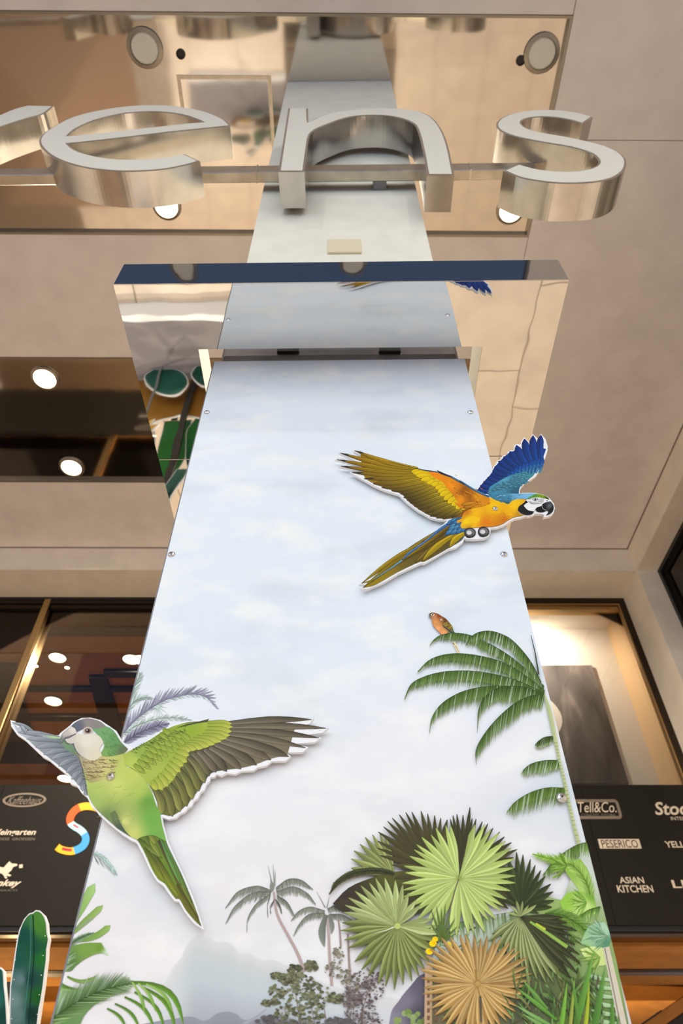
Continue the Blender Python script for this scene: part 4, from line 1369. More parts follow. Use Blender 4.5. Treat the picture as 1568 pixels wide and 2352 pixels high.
B = smooth_path(q([(1222, 760), (1275, 900), (1318, 1130), (1345, 1290), (1385, 1450), (1425, 1640), (1468, 1820)]) + [(1343, 1985), (1362, 2075), (1378, 2120)], 3, closed=False)
p.strip(A, B, (170, 190, 140), (204, 206, 150))
for i in range(6, len(A) - 1):
    for f in (0.25, 0.75):
        a = Vector(A[i]) + (Vector(A[i + 1]) - Vector(A[i])) * f; b = Vector(B[i]) + (Vector(B[i + 1]) - Vector(B[i])) * f
        p.line([tuple(a), tuple(b)], 1.3, (140, 148, 92))
done(p, 'printed_coconut_palm')

# -- foliage bed behind the fan palms and along the right edge
p = P_()
p.fill([(1010, 2160), (1100, 2120), (1180, 2100), (1230, 2060), (1290, 2070), (1340, 1940), (1370, 1990), (1400, 2130), (1440, 2350), (1460, 2440), (960, 2440), (985, 2250)],
       [(1060, 2180, (200, 206, 196)), (1130, 2170, (176, 190, 168)), (1240, 2230, (88, 96, 60)), (1290, 2110, (150, 180, 96)), (1340, 2010, (206, 214, 204)), (1380, 2250, (150, 180, 110)), (1200, 2300, (84, 88, 66)), (1340, 2330, (90, 120, 50)), (1060, 2330, (110, 96, 70))], 14, 3)
for k in range(300):
    x, y = random.uniform(1000, 1330), random.uniform(2130, 2420)
    a = random.uniform(0.3, 2.8)
    l = random.uniform(12, 34)
    p.feather((x, y), (x + l * math.cos(a), y + l * math.sin(a)), random.uniform(3, 6), random.choice([(96, 130, 60), (70, 84, 46), (128, 168, 84), (104, 84, 70), (150, 186, 110), (62, 66, 50)]), random.choice([(120, 160, 80), (90, 104, 64), (160, 190, 120)]), None, n=4)
# pale strokes of the frond behind
p.frond([(1000, 2150), (1060, 2120), (1130, 2105), (1210, 2090)], 46, (104, 128, 72), (150, 176, 136), 26, 'down', 5, solid=0.0, lean=-0.15)
# right edge palms
p.frond([(1360, 1935), (1320, 1945), (1275, 1975), (1245, 2012)], 44, (84, 116, 36), (146, 172, 110), 46, 'down', 3.4, solid=0.5, lean=0.15, light=(206, 220, 200), lp=0.25)
p.frond([(1340, 2010), (1300, 1985), (1260, 1975), (1222, 1965)], 22, (130, 176, 54), (170, 206, 110), 34, 'both', 3.2, solid=0.4, ang=0.7)
p.fill([(1290, 1985), (1330, 1975), (1352, 2010), (1358, 2070), (1345, 2080), (1325, 2045), (1300, 2010)], [(1310, 1995, (146, 186, 80)), (1345, 2050, (176, 208, 112))], 8)
p.frond([(1358, 2078), (1342, 2025), (1312, 1990), (1292, 1986)], 30, (120, 160, 60), (184, 214, 120), 34, 'both', 4, solid=0.2, ang=0.6)
p.fill([(1283, 2075), (1300, 2055), (1330, 2050), (1362, 2062), (1370, 2100), (1340, 2110), (1310, 2098), (1292, 2095)], [(1300, 2068, (150, 200, 74)), (1340, 2085, (206, 230, 140)), (1360, 2060, (120, 170, 60))], 7)
p.frond([(1375, 2085), (1345, 2095), (1315, 2120), (1300, 2150)], 40, (84, 124, 40), (176, 206, 130), 26, 'down', 4.4, solid=0.3)
p.frond([(1250, 2100), (1290, 2105), (1325, 2125), (1355, 2150)], 34, (92, 132, 48), (140, 176, 90), 40, 'both', 4, solid=0.4, ang=0.6)
p.fill([(1330, 2170), (1350, 2130), (1385, 2120), (1402, 2150), (1395, 2175), (1370, 2182)], [(1345, 2160, (160, 202, 150)), (1385, 2140, (176, 214, 180)), (1390, 2165, (90, 146, 112))], 8)
p.fill([(1330, 2182), (1360, 2176), (1395, 2182), (1400, 2215), (1370, 2220), (1340, 2200)], [(1350, 2190, (214, 232, 150)), (1385, 2200, (206, 224, 140))], 8)
for bx_, by_, n_, sp0, sp1, l0, cs in ((1345, 2075, 26, 1.9, 4.2, 44, [(120, 168, 60), (200, 226, 130), (150, 196, 84)]), (1300, 1992, 22, 2.2, 4.4, 46, [(130, 176, 56), (170, 206, 96), (96, 140, 44)]), (1392, 2150, 24, 2.2, 4.3, 56, [(150, 196, 150), (110, 160, 116), (190, 220, 190)]),
                                         (1375, 2200, 20, 1.8, 4.0, 50, [(200, 222, 130), (120, 164, 60), (160, 196, 90)]), (1300, 2140, 30, 0.6, 3.4, 50, [(96, 136, 52), (60, 72, 44), (130, 170, 80), (120, 104, 110)]), (1270, 2110, 26, 0.0, 2.2, 60, [(84, 120, 44), (150, 190, 80), (60, 76, 40)])):
    for k in range(n_):
        a = sp0 + (sp1 - sp0) * k / n_ + random.uniform(-0.08, 0.08)
        l = l0 * random.uniform(0.6, 1.1)
        p.feather((bx_, by_), (bx_ + l * math.cos(a), by_ + l * math.sin(a)), random.uniform(3, 6), random.choice(cs), random.choice(cs), None, n=5, bend=random.uniform(-4, 4))
for k in range(7):
    y = 2245 + k * 20
    p.feather((1410 + k * 3, y + 8), (1345 + k * 2, y - 4), 11, (190, 220, 170), (168, 206, 150), (92, 96, 92), bend=-3, n=5, shade=0.92, blunt=0.8)
# pale cane with a thin shadow line, low on the right edge
A = [(1381, 2180), (1398, 2262), (1416, 2352), (1430, 2430)]; B = [(1396, 2176), (1416, 2262), (1436, 2352), (1450, 2430)]
p.strip(A, B, (206, 206, 186), (216, 204, 182))
p.line([(1386, 2180), (1403, 2262), (1421, 2352), (1436, 2430)], 2.6, (140, 120, 106))
done(p, 'printed_right_foliage')

# -- fan palm leaves
def fan_part(c, tips, w, a, b, edge, core=None, extra=None, **pr):
    p = P_()
    p.fan(c, tips, w, a, b, edge)
    if extra: extra(p)
    return done(p, 'printed_fan_leaf', **pr)
dk, dk2 = (78, 74, 46), (58, 54, 36)
fan_part((905, 2012), [(872, 1918), (855, 1920), (838, 1926), (826, 1942), (812, 1957), (806, 1976), (806, 1997), (885, 1925)], 22, (170, 180, 112), (128, 136, 76), (104, 108, 66))
p = P_()
p.fill([(764, 2078), (800, 2042), (850, 2020), (905, 2005), (975, 2000), (985, 2090), (930, 2110), (860, 2100), (810, 2092), (785, 2096)], [(800, 2060, (66, 58, 48)), (900, 2020, (92, 92, 48)), (900, 2080, (70, 66, 44)), (960, 2060, (64, 64, 38))], 10)
p.frond([(905, 2010), (860, 2003), (810, 2010), (775, 2030), (757, 2056)], 13, (62, 66, 42), (84, 84, 54), 40, 'both', 4, solid=0.8, ang=0.9)
for k in range(14):
    p.line([(790 + k * 4, 2068 + k * 1.5), (762 + k * 6.5, 2084 + k * 2.2)], 3.2, (74, 66, 56), 0.7)
done(p, 'printed_dark_frond')
fan_part((1000, 2000), [(872, 1968), (866, 1951), (866, 1935), (868, 1914), (880, 1902), (889, 1889), (900, 1882), (916, 1874), (931, 1869), (945, 1868), (966, 1866), (981, 1872), (997, 1876), (1011, 1882), (1026, 1886), (900, 1990), (905, 2020), (910, 2050)], 24, (92, 88, 54), dk, dk2)
fan_part((1062, 2010), [(1033, 1885), (1039, 1876), (1048, 1873), (1062, 1875), (1078, 1857), (1083, 1883), (1092, 1884), (1106, 1890), (1119, 1895), (1131, 1905), (1146, 1914), (1157, 1925), (1173, 1938), (1186, 1954), (1178, 1972), (1190, 2000), (1185, 2030), (1180, 2065), (1165, 2090)], 26, (78, 78, 46), (62, 60, 38), dk2)
fan_part((1195, 2088), [(1140, 1990), (1165, 1975), (1184, 1960), (1199, 1966), (1216, 1976), (1227, 1990), (1240, 2002), (1263, 2033), (1268, 2051), (1270, 2071), (1265, 2086), (1250, 2015), (1150, 2030), (1140, 2060), (1235, 2100)], 26, (76, 88, 48), (54, 62, 36), (44, 52, 30))
c1 = (1053, 2020)
def r1(a):
    a = a % 360
    return 128 + 6 * math.sin(math.radians(a * 2)) + (12 if 235 < a < 300 else 0)
tips1 = [(1062, 1904)] + [t_ for t_ in radial(c1, 38, r1, 100, 440) if not (abs(math.degrees(math.atan2(c1[1] - t_[1], t_[0] - c1[0])) % 360 - 252) < 5)]
tips1 = [t_ for t_ in radial(c1, 40, r1, 93, 437) if abs((math.degrees(math.atan2(c1[1] - t_[1], t_[0] - c1[0])) % 360) - 253) > 5]
def slit(p):
    p.poly([(1052, 2022), (1055, 1985), (1064, 1920), (1074, 1925), (1066, 1965)], (64, 58, 42))
    p.line([(1052, 2022), (1042, 2052), (1020, 2140)], 3.2, (116, 104, 92), 2.0)
fan_part(c1, tips1, 24, (204, 220, 140), (170, 192, 102), (146, 166, 84), extra=slit)
c2 = (912, 2130)
tips2a = [(800, 2065), (815, 2050), (828, 2037), (848, 2031), (862, 2020), (883, 2019), (907, 2025), (924, 2035), (937, 2054), (955, 2070), (792, 2082), (790, 2098), (965, 2082), (990, 2115), (1000, 2130), (1008, 2148)]
tips2b = [(785, 2122), (782, 2140), (790, 2162), (800, 2180), (814, 2212), (830, 2230), (845, 2245), (868, 2262), (885, 2268), (905, 2276), (925, 2264), (945, 2256), (962, 2246), (975, 2232), (985, 2212), (1000, 2190), (1010, 2165)]
p = P_()
p.fan(c2, tips2b, 22, (158, 172, 104), (104, 112, 58), (92, 98, 54))
p.fan(c2, tips2a, 24, (198, 210, 150), (160, 174, 108), (128, 140, 78))
p.line([(905, 2132), (885, 2140), (860, 2146)], 3, (222, 230, 200), 0.6)
p.disc(*c2, 7, (190, 206, 120))
done(p, 'printed_fan_leaf')
# small upright tuft and yellow blossoms between the leaves
p = P_()
for e in ((988, 2090), (1000, 2080), (1012, 2085), (1022, 2075), (1035, 2090), (1045, 2110), (985, 2120), (1050, 2130), (995, 2150), (1040, 2150)):
    p.feather((1015, 2165), e, 6, (96, 120, 50), (116, 140, 80), None, n=5)
for x, y, r in ((993, 2170, 9), (985, 2188, 9), (998, 2160, 7), (1032, 2178, 6), (1030, 2170, 5)):
    p.disc(x, y, r, (250, 216, 10), ry=r * 0.85, n=9); p.disc(x + 2, y - 2, r * 0.4, (244, 190, 10), n=7)
# lattice pole
p.strip([(975, 2220), (972, 2440)], [(992, 2220), (990, 2440)], (196, 166, 130), (182, 152, 118))
for k in range(11):
    p.poly([(980, 2250 + k * 17), (986, 2250 + k * 17), (985.5, 2260 + k * 17), (979.5, 2260 + k * 17)], (120, 84, 70))
    p.line([(1000, 2252 + k * 17), (999, 2262 + k * 17)], 5, (128, 92, 76))
done(p, 'printed_blossoms')
p = P_()
c5 = (1193, 2108)
p.fan(c5, [(1128, 2148), (1120, 2165), (1136, 2186), (1150, 2200), (1166, 2206), (1182, 2222), (1198, 2232), (1212, 2246), (1232, 2256), (1252, 2262), (1270, 2262), (1290, 2256)], 26, (172, 184, 128), (104, 112, 62), (92, 100, 58))
p.fan(c5, [(1308, 2250), (1322, 2236), (1330, 2215), (1328, 2195), (1318, 2172), (1310, 2152), (1322, 2140), (1300, 2122), (1290, 2110)], 30, (84, 88, 54), (58, 58, 38), (50, 50, 34))
p.fan(c5, [(1172, 2084), (1183, 2071), (1198, 2072), (1212, 2082), (1230, 2081), (1160, 2098)], 9, (170, 184, 120), (140, 150, 92), None)
p.line([(1215, 2120), (1260, 2150), (1300, 2178)], 5, (150, 186, 84), 8)
p.line([(1228, 2124), (1250, 2138)], 4, (196, 210, 60), 5)
done(p, 'printed_fan_leaf')
c6 = (1095, 2262)
p = P_()
p.fan(c6, radial(c6, 44, lambda a: 118 + 10 * math.sin(math.radians(3 * a)) + (12 if 100 < (a % 360) < 260 else 0), 0, 360), 20, (220, 188, 124), (168, 130, 74), (150, 114, 62))
p.line([(1090, 2230), (1093, 2262), (1100, 2290)], 5, (158, 124, 64), 2)
p.line([(1101, 2290), (1103, 2350)], 6, (92, 84, 72), 5)
p.disc(*c6, 6, (190, 154, 86))
done(p, 'printed_fan_leaf')
# green blades at the bottom right
p = P_()
for k in range(120):
    x, y = random.uniform(1170, 1400), random.uniform(2270, 2440)
    if x > 1372 + (y - 2270) * 0.2: continue
    a = -1.57 + random.uniform(-0.9, 0.7)
    l = random.uniform(26, 70)
    p.feather((x, y), (x + l * math.cos(a), y + l * math.sin(a)), random.uniform(4, 8), random.choice([(70, 104, 44), (96, 140, 60), (60, 64, 48), (120, 104, 70), (84, 90, 66)]), random.choice([(120, 164, 80), (96, 132, 64), (150, 190, 110), (90, 100, 70)]), None, n=5, blunt=0.35, bend=random.uniform(-5, 5))
for a, b, w_, c0, c1_ in (((1300, 2440), (1362, 2182), 17, (74, 128, 44), (130, 184, 84)), ((1345, 2450), (1386, 2222), 18, (76, 126, 50), (110, 164, 74)), ((1330, 2440), (1350, 2250), 10, (200, 206, 50), (170, 196, 60)),
                          ((1395, 2460), (1402, 2288), 15, (84, 136, 56), (104, 156, 70)), ((1275, 2430), (1300, 2255), 12, (120, 180, 60), (140, 196, 80)), ((1300, 2430), (1318, 2240), 9, (206, 180, 96), (130, 180, 70)),
                          ((1290, 2400), (1195, 2330), 12, (92, 150, 62), (150, 196, 116)), ((1285, 2370), (1180, 2310), 10, (104, 160, 70), (164, 206, 130)), ((1275, 2345), (1185, 2272), 11, (100, 156, 62), (128, 184, 84)),
                          ((1255, 2320), (1195, 2250), 9, (110, 160, 74), (128, 180, 90)), ((1330, 2450), (1310, 2240), 10, (70, 116, 44), (120, 170, 76)), ((1260, 2440), (1200, 2345), 12, (96, 150, 70), (140, 186, 110)),
                          ((1420, 2470), (1416, 2330), 13, (84, 132, 54), (110, 160, 72))):
    p.feather(a, b, w_, c0, c1_, None, blunt=0.35, shade=0.8, bend=random.uniform(-4, 4))
done(p, 'printed_green_blades')
for px, py in ((475, 947), (1080, 947), (394, 1273), (1157, 1273), (1289, 1832)):
    screw_px(px, py, D - DEPTH[0] - 0.0005 if py > 1500 else D - 0.0002, 0.0105, mural)
# ================================================================== cut-out birds
YBIRD = D - 0.0185
def board_outline(P, grow, n=3, ang=70):
    L = smooth_path(P, n, ang=ang)
    L = [FC.onY(a, b, YBIRD) for a, b in L]
    return offset_poly(L, grow)

class Bird:
    def __init__(s, root):
        s.root = root
        s.d = 0.0004
    def part(s):
        p = Print(YBIRD, start=s.d)
        return p
    def done(s, p, name, **pr):
        s.d = p.d + 5e-6
        return p.build(name, s.root, **pr)

# ---------------------------------------------------------------- macaw
A_ = lambda L: crop(L, 770, 990, 5.2267)
B_ = lambda L: crop(L, 1040, 990, 6.272)
T_ = lambda L: crop(L, 820, 1180, 5.2267)
mx = thing('macaw_cutout', (*[0.3], YBIRD, 3.2), FC, 'flying blue and yellow macaw cut-out at the right edge of the mural', 'bird cut-out', 'bird cut-outs on the mural')
mac = A_([(232, 237), (420, 300), (640, 372), (900, 436), (1060, 470), (1215, 485), (1208, 470), (1300, 510), (1400, 548), (1568, 640)]) + \
    B_([(100, 715), (220, 790), (345, 855), (350, 840), (392, 780), (440, 728), (497, 664), (542, 612), (562, 585), (588, 545), (592, 520), (628, 480), (650, 432), (700, 410), (722, 365), (782, 352), (805, 300), (850, 284), (888, 290), (893, 215), (920, 198), (990, 205), (992, 160), (1028, 108), (1075, 150), (1110, 210), (1118, 130), (1152, 60), (1205, 110), (1240, 195), (1245, 110), (1270, 58), (1320, 120), (1350, 220), (1345, 290), (1310, 390), (1250, 490), (1235, 560), (1180, 640), (1110, 690), (1020, 745), (965, 805), (948, 860), (945, 908),
        (1080, 900), (1190, 903), (1290, 925), (1370, 965), (1400, 1000), (1440, 1050), (1452, 1110), (1435, 1170), (1390, 1212), (1320, 1232), (1340, 1205), (1270, 1182), (1165, 1180), (1140, 1205), (1070, 1222), (1040, 1215), (960, 1240), (870, 1258), (800, 1295), (720, 1350), (610, 1385), (520, 1390), (525, 1440), (505, 1500), (450, 1535), (300, 1545), (200, 1545), (150, 1525)]) + \
    T_([(1260, 330), (1180, 395), (1105, 415), (1085, 420), (950, 500), (800, 585), (770, 580), (600, 655), (480, 712), (300, 820), (120, 890), (70, 895), (130, 868), (170, 845), (50, 842), (150, 800), (300, 730), (400, 665), (300, 665), (420, 610), (540, 545), (700, 410), (850, 300), (1000, 170), (1110, 75)]) + \
    A_([(1360, 1065), (1290, 1062), (1215, 1052), (1140, 1030), (1075, 990), (1000, 952), (940, 905), (890, 868), (820, 806), (776, 760), (672, 726), (552, 686), (455, 640), (345, 580), (200, 500), (380, 495), (68, 425), (380, 435), (18, 345), (310, 385), (62, 268), (440, 365), (228, 240)])
V, F, s0 = extrude([board_outline(mac, 0.0032, 1)], YBIRD, YBIRD + 0.009)
mesh_obj('backing_board', V, F, M['white_board'], parent=mx)
b = Bird(mx)
# far wing with blue flight feathers
p = b.part()
p.fill(B_([(350, 850), (440, 735), (545, 620), (595, 525), (710, 400), (800, 320), (900, 280), (1000, 260), (1110, 260), (1240, 240), (1340, 260), (1240, 520), (1100, 690), (970, 800), (945, 905), (600, 930), (500, 910)]), [(*B_([(700, 500)])[0], (12, 54, 130)), (*B_([(1100, 400)])[0], (12, 60, 150)), (*B_([(420, 820)])[0], (10, 44, 116)), (*B_([(800, 800)])[0], (50, 116, 150))], 8)
tips = [(350, 850), (392, 788), (440, 730), (495, 672), (545, 620), (572, 575), (600, 515), (652, 438), (725, 372), (815, 298), (912, 208), (1028, 115), (1152, 68), (1268, 64)]
bases = [(560, 880), (620, 810), (680, 760), (740, 720), (800, 680), (850, 640), (900, 605), (960, 585), (1010, 560), (1050, 530), (1090, 520), (1150, 500), (1210, 480), (1280, 430)]
for k in range(14):
    t_, s_ = B_([tips[k]])[0], B_([bases[k]])[0]
    p.feather(s_, t_, 9 + k * 0.85 if k < 11 else 17 - (k - 11) * 1.0, (26, 84, 168), (10, 52, 140), (8, 26, 74), bend=-3.5 if k > 9 else -1.5, blunt=0.72, shade=0.62, rachis=(8, 30, 84), n=12)
for row, (c0, c1) in enumerate((((40, 110, 196), (14, 72, 166)), ((64, 136, 200), (30, 96, 176)), ((84, 152, 190), (46, 120, 170)))):
    for k in range(13):
        u = k / 12
        tx = 620 + 680 * u - row * 10; ty = 760 - 330 * math.sin(u * 1.9) - (60 if u > .7 else 0) * (u - .7) * 3 + row * 52
        bx_, by_ = tx + 60 - 100 * u, ty + 110
        p.feather(*B_([(bx_, by_)]), *B_([(tx, ty)]), 11 - row * 2.2, c0, c1, (14, 44, 96), blunt=0.4, shade=0.75, ew=0.9, n=5)
p.fill(B_([(500, 900), (530, 810), (620, 750), (720, 690), (830, 640), (930, 610), (1020, 610), (1110, 620), (1190, 590), (1150, 650), (1060, 715), (990, 770), (955, 830), (945, 905), (900, 925), (760, 915), (600, 935)]), [(*B_([(600, 850)])[0], (64, 138, 172)), (*B_([(850, 750)])[0], (58, 118, 142)), (*B_([(1050, 650)])[0], (60, 140, 150)), (*B_([(900, 880)])[0], (44, 92, 116)), (*B_([(760, 720)])[0], (84, 160, 186))], 6)
for k in range(90):
    u = random.random(); v = random.random()
    x, y = 540 + 560 * u, 880 - 260 * u * (0.4 + v * 0.7) - 40 * v
    p.feather(*B_([(x, y)]), *B_([(x - 46, y + 6)]), 3.6, (104, 172, 190), (60, 124, 150), (40, 84, 104), n=4, ew=0.6)
b.done(p, 'far_wing')
# tail
p = b.part()
p.fill(T_([(1250, 40), (1130, 80), (980, 190), (850, 305), (600, 480), (540, 552), (400, 620), (305, 662), (420, 640), (330, 720), (150, 800), (55, 838), (200, 812), (75, 888), (220, 855), (480, 705), (770, 570), (800, 578), (1000, 470), (1105, 408), (1240, 330), (1290, 260), (1290, 190)]), [(*T_([(800, 400)])[0], (104, 84, 28)), (*T_([(1000, 300)])[0], (96, 76, 28)), (*T_([(200, 810)])[0], (150, 126, 24)), (*T_([(1150, 120)])[0], (60, 110, 160))], 8)
for bs, tp, w_, c0, c1, bd in (((1150, 110), (305, 662), 9, (150, 128, 40), (168, 146, 70), 3), ((1040, 240), (55, 838), 11, (150, 120, 24), (190, 160, 24), 9), ((1000, 330), (72, 890), 12, (104, 84, 22), (170, 146, 22), 10), ((1060, 300), (700, 585), 10, (90, 72, 30), (160, 140, 50), 2),
                               ((1180, 250), (775, 578), 15, (206, 170, 20), (190, 166, 30), 5), ((1290, 235), (1105, 408), 15, (226, 190, 20), (196, 166, 24), 4), ((1090, 190), (540, 556), 13, (120, 96, 24), (206, 166, 20), 2), ((1110, 170), (700, 436), 12, (120, 94, 26), (214, 172, 20), 2), ((1120, 150), (842, 325), 10, (130, 100, 26), (206, 164, 24), 2)):
    p.feather(*T_([bs]), *T_([tp]), w_, c0, c1, (62, 46, 14), bend=bd, blunt=0.45, shade=0.66, rachis=(84, 64, 16))
p.strip(T_([(1140, 70), (980, 178), (850, 300), (600, 478), (545, 548)]), T_([(1120, 130), (990, 215), (860, 318), (640, 480), (556, 552)]), (84, 136, 184), (30, 72, 130))
p.line(T_([(540, 560), (430, 640), (200, 790)]), 4.0, (106, 150, 176), 1.5)
for x, y in ((1110, 110), (1150, 90), (1180, 110), (1130, 160), (1170, 180), (1120, 190), (1210, 60), (1240, 45), (1090, 235), (1150, 230), (1220, 215), (1270, 200)):
    p.feather(*T_([(x + 40, y - 30)]), *T_([(x - 30, y + 24)]), 10, (96, 160, 196), (40, 100, 160), (16, 44, 84), blunt=0.4, n=5, shade=0.75)
b.done(p, 'tail')
# near wing
p = b.part()
p.fill(A_([(300, 280), (640, 374), (900, 440), (1060, 474), (1215, 490), (1400, 552), (1568, 645), (1720, 760), (1650, 1000), (1500, 1040), (1400, 1050), (1290, 1055), (1140, 1018), (1000, 940), (870, 840), (780, 750), (560, 670), (360, 570), (320, 420)]), [(*A_([(600, 500)])[0], (150, 118, 20)), (*A_([(900, 800)])[0], (84, 66, 22)), (*A_([(1300, 1000)])[0], (90, 76, 26)), (*A_([(1300, 560)])[0], (220, 140, 20)), (*A_([(1600, 900)])[0], (150, 84, 16))], 9)
tips = [(232, 237), (62, 268), (20, 345), (68, 425), (203, 500), (345, 575), (455, 635), (555, 680), (675, 720), (780, 757), (820, 802), (860, 835), (897, 868), (945, 905), (1000, 945), (1075, 988), (1140, 1028), (1215, 1050), (1290, 1060), (1395, 1040)]
bases = [(990, 455), (980, 465), (960, 480), (950, 500), (960, 520), (990, 545), (1020, 580), (1060, 610), (1100, 630), (1140, 650), (1180, 680), (1220, 710), (1260, 750), (1300, 790), (1340, 820), (1380, 860), (1420, 890), (1460, 910), (1490, 940), (1520, 960)]
for k in range(19, -1, -1):
    f = min(1.0, k / 10)
    c0 = mixc((206, 166, 22), (196, 168, 30), f); c1 = mixc((176, 132, 20), (74, 60, 26), f)
    p.feather(*A_([bases[k]]), *A_([tips[k]]), 12.5 - (1.2 if k < 4 else 0), c0, c1, (52, 40, 14), bend=(-5 + k * 0.55) if k < 14 else 3.0, blunt=0.35 if k < 6 else 0.72, shade=0.72, rachis=(96, 72, 14), ew=0.9)
    if k < 6:
        t_ = Vector(A_([tips[k]])[0]); s_ = Vector(A_([bases[k]])[0])
        d_ = (s_ - t_).normalized(); m_ = Vector((-d_.y, d_.x))
        p.poly([tuple(t_), tuple(t_ + d_ * 17 + m_ * 2.6), tuple(t_ + d_ * 24), tuple(t_ + d_ * 15 - m_ * 1.6)], (54, 50, 40))
ytips = [(905, 488), (925, 508), (965, 540), (1020, 590), (1090, 628), (1145, 650), (1195, 692), (1225, 735), (1250, 780), (1300, 830), (1345, 872), (1395, 900), (1445, 940), (1520, 950)]
ybase = [(1120, 500), (1150, 520), (1180, 540), (1230, 570), (1270, 600), (1310, 630), (1340, 660), (1360, 690), (1380, 720), (1410, 750), (1450, 790), (1490, 830), (1530, 860), (1560, 880)]
for k in range(14):
    p.feather(*A_([ybase[k]]), *A_([ytips[k]]), 12.5, (232, 190, 14), (240, 206, 16), (130, 106, 10), blunt=0.62, shade=0.9, n=6, ew=0.8)
for k in range(9):
    u = k / 8
    x, y = 1130 + 380 * u, 560 + 290 * u
    p.feather(*A_([(x + 130, y - 20)]), *A_([(x, y)]), 10, (236, 186, 14), (230, 196, 16), (160, 120, 10), blunt=0.5, shade=0.92, n=5, ew=0.7)
p.fill(A_([(1115, 500), (1215, 500), (1330, 552), (1420, 590), (1568, 670)]) + B_([(60, 720), (200, 800), (330, 880), (440, 930), (560, 990), (560, 1040), (430, 1095), (300, 1105), (160, 1125), (80, 1100), (0, 1010)]) + A_([(1480, 880), (1430, 800), (1330, 680), (1290, 620), (1180, 560)]),
       [(*A_([(1200, 530)])[0], (244, 140, 16)), (*A_([(1400, 660)])[0], (248, 150, 16)), (*A_([(1500, 820)])[0], (242, 146, 18)), (*B_([(150, 880)])[0], (150, 84, 14)), (*B_([(250, 980)])[0], (170, 96, 14)), (*B_([(350, 950)])[0], (230, 150, 20)), (*B_([(440, 1040)])[0], (220, 140, 20)), (*B_([(60, 820)])[0], (222, 130, 16)), (*A_([(1540, 720)])[0], (140, 78, 14))], 6)
for k in range(70):
    x, y = random.gauss(230, 130), random.gauss(930, 60)
    y += (x - 230) * 0.35
    p.line(B_([(x, y), (x + 34, y + 22)]), 1.4, random.choice([(120, 66, 10), (236, 170, 30), (180, 100, 14), (214, 130, 20)]), 0.4)
for x, y, tx, ty in ((330, 1070, 150, 1110), (420, 1080, 250, 1120), (300, 1040, 120, 1070)):
    p.feather(*B_([(x, y)]), *B_([(tx, ty)]), 9, (226, 150, 20), (200, 130, 18), (100, 60, 10), blunt=0.5, n=5)
p.strip(A_([(640, 368), (900, 433), (1060, 468), (1240, 492), (1400, 548), (1568, 638)]) + B_([(100, 712), (220, 785), (345, 862), (540, 945)]), A_([(640, 374), (900, 442), (1060, 480), (1220, 502), (1380, 560), (1540, 650)]) + B_([(80, 728), (200, 806), (330, 884), (500, 962)]), [(70, 76, 40)] * 2 + [(36, 70, 96)] + [(84, 146, 190)] * 7, [(110, 96, 30)] * 2 + [(30, 50, 70)] + [(34, 60, 84)] * 7)
p.poly(A_([(1210, 470), (1300, 510), (1400, 552), (1380, 560), (1260, 520)]), (18, 34, 70))
b.done(p, 'near_wing')
# body
p = b.part()
p.fill(B_([(520, 960), (640, 1010), (760, 1040), (860, 1000), (960, 985), (1050, 995), (1010, 1060), (940, 1110), (935, 1160), (980, 1205), (1040, 1212), (960, 1232), (870, 1250), (790, 1292), (710, 1345), (600, 1378), (500, 1386), (380, 1392), (280, 1396), (200, 1400), (130, 1412), (105, 1370), (130, 1310), (60, 1335), (55, 1295), (120, 1265), (150, 1190), (220, 1140), (330, 1110), (440, 1092), (540, 1050)]),
       [(*B_([(600, 1100)])[0], (250, 198, 12)), (*B_([(330, 1180)])[0], (246, 184, 16)), (*B_([(250, 1290)])[0], (252, 206, 20)), (*B_([(480, 1330)])[0], (226, 128, 16)), (*B_([(740, 1280)])[0], (206, 112, 16)), (*B_([(880, 1080)])[0], (250, 200, 16)), (*B_([(800, 1180)])[0], (244, 180, 16)), (*B_([(190, 1170)])[0], (206, 124, 14)), (*B_([(960, 1215)])[0], (196, 140, 20)), (*B_([(640, 1370)])[0], (214, 130, 20))], 6)
p.fill(B_([(110, 1370), (150, 1290), (260, 1240), (380, 1250), (390, 1290), (330, 1340), (230, 1400), (130, 1412)]), [(*B_([(200, 1320)])[0], (252, 210, 20)), (*B_([(330, 1270)])[0], (250, 196, 16)), (*B_([(220, 1395)])[0], (214, 150, 20))], 6)
p.line(B_([(720, 1180), (760, 1220), (820, 1240)]), 1.2, (180, 110, 16), 0.5, smooth=3)
for k in range(60):
    x, y = random.uniform(200, 900), random.uniform(1120, 1350)
    if y < 1330 - abs(x - 500) * 0.25:
        p.line(B_([(x, y), (x - 26, y + 8)]), 0.9, random.choice([(236, 170, 16), (252, 216, 50)]), 0.3)
b.done(p, 'body')
p = b.part()
p.fill(B_([(500, 925), (600, 932), (700, 900), (800, 905), (950, 908), (1100, 902), (1200, 908), (1110, 955), (1050, 985), (960, 985), (860, 1005), (800, 1060), (760, 1050), (720, 1020), (690, 1040), (660, 1010), (630, 1010), (590, 985)]), [(*B_([(600, 950)])[0], (60, 130, 160)), (*B_([(760, 990)])[0], (70, 140, 170)), (*B_([(900, 930)])[0], (112, 176, 216)), (*B_([(1080, 930)])[0], (124, 184, 224)), (*B_([(760, 1040)])[0], (40, 84, 100))], 6)
for k in range(34):
    u = random.random()
    x = 600 + 480 * u; y = 930 + random.uniform(0, 60)
    p.line(B_([(x, y), (x + 40, y - 8)]), 1.0, random.choice([(150, 204, 230), (50, 104, 136)]), 0.4)
p.fill(B_([(1040, 992), (1110, 950), (1200, 912), (1290, 928), (1360, 962), (1390, 1000), (1330, 985), (1200, 962), (1120, 975)]), [(*B_([(1150, 950)])[0], (86, 150, 60)), (*B_([(1270, 945)])[0], (128, 160, 26)), (*B_([(1370, 985)])[0], (62, 76, 20))], 5)
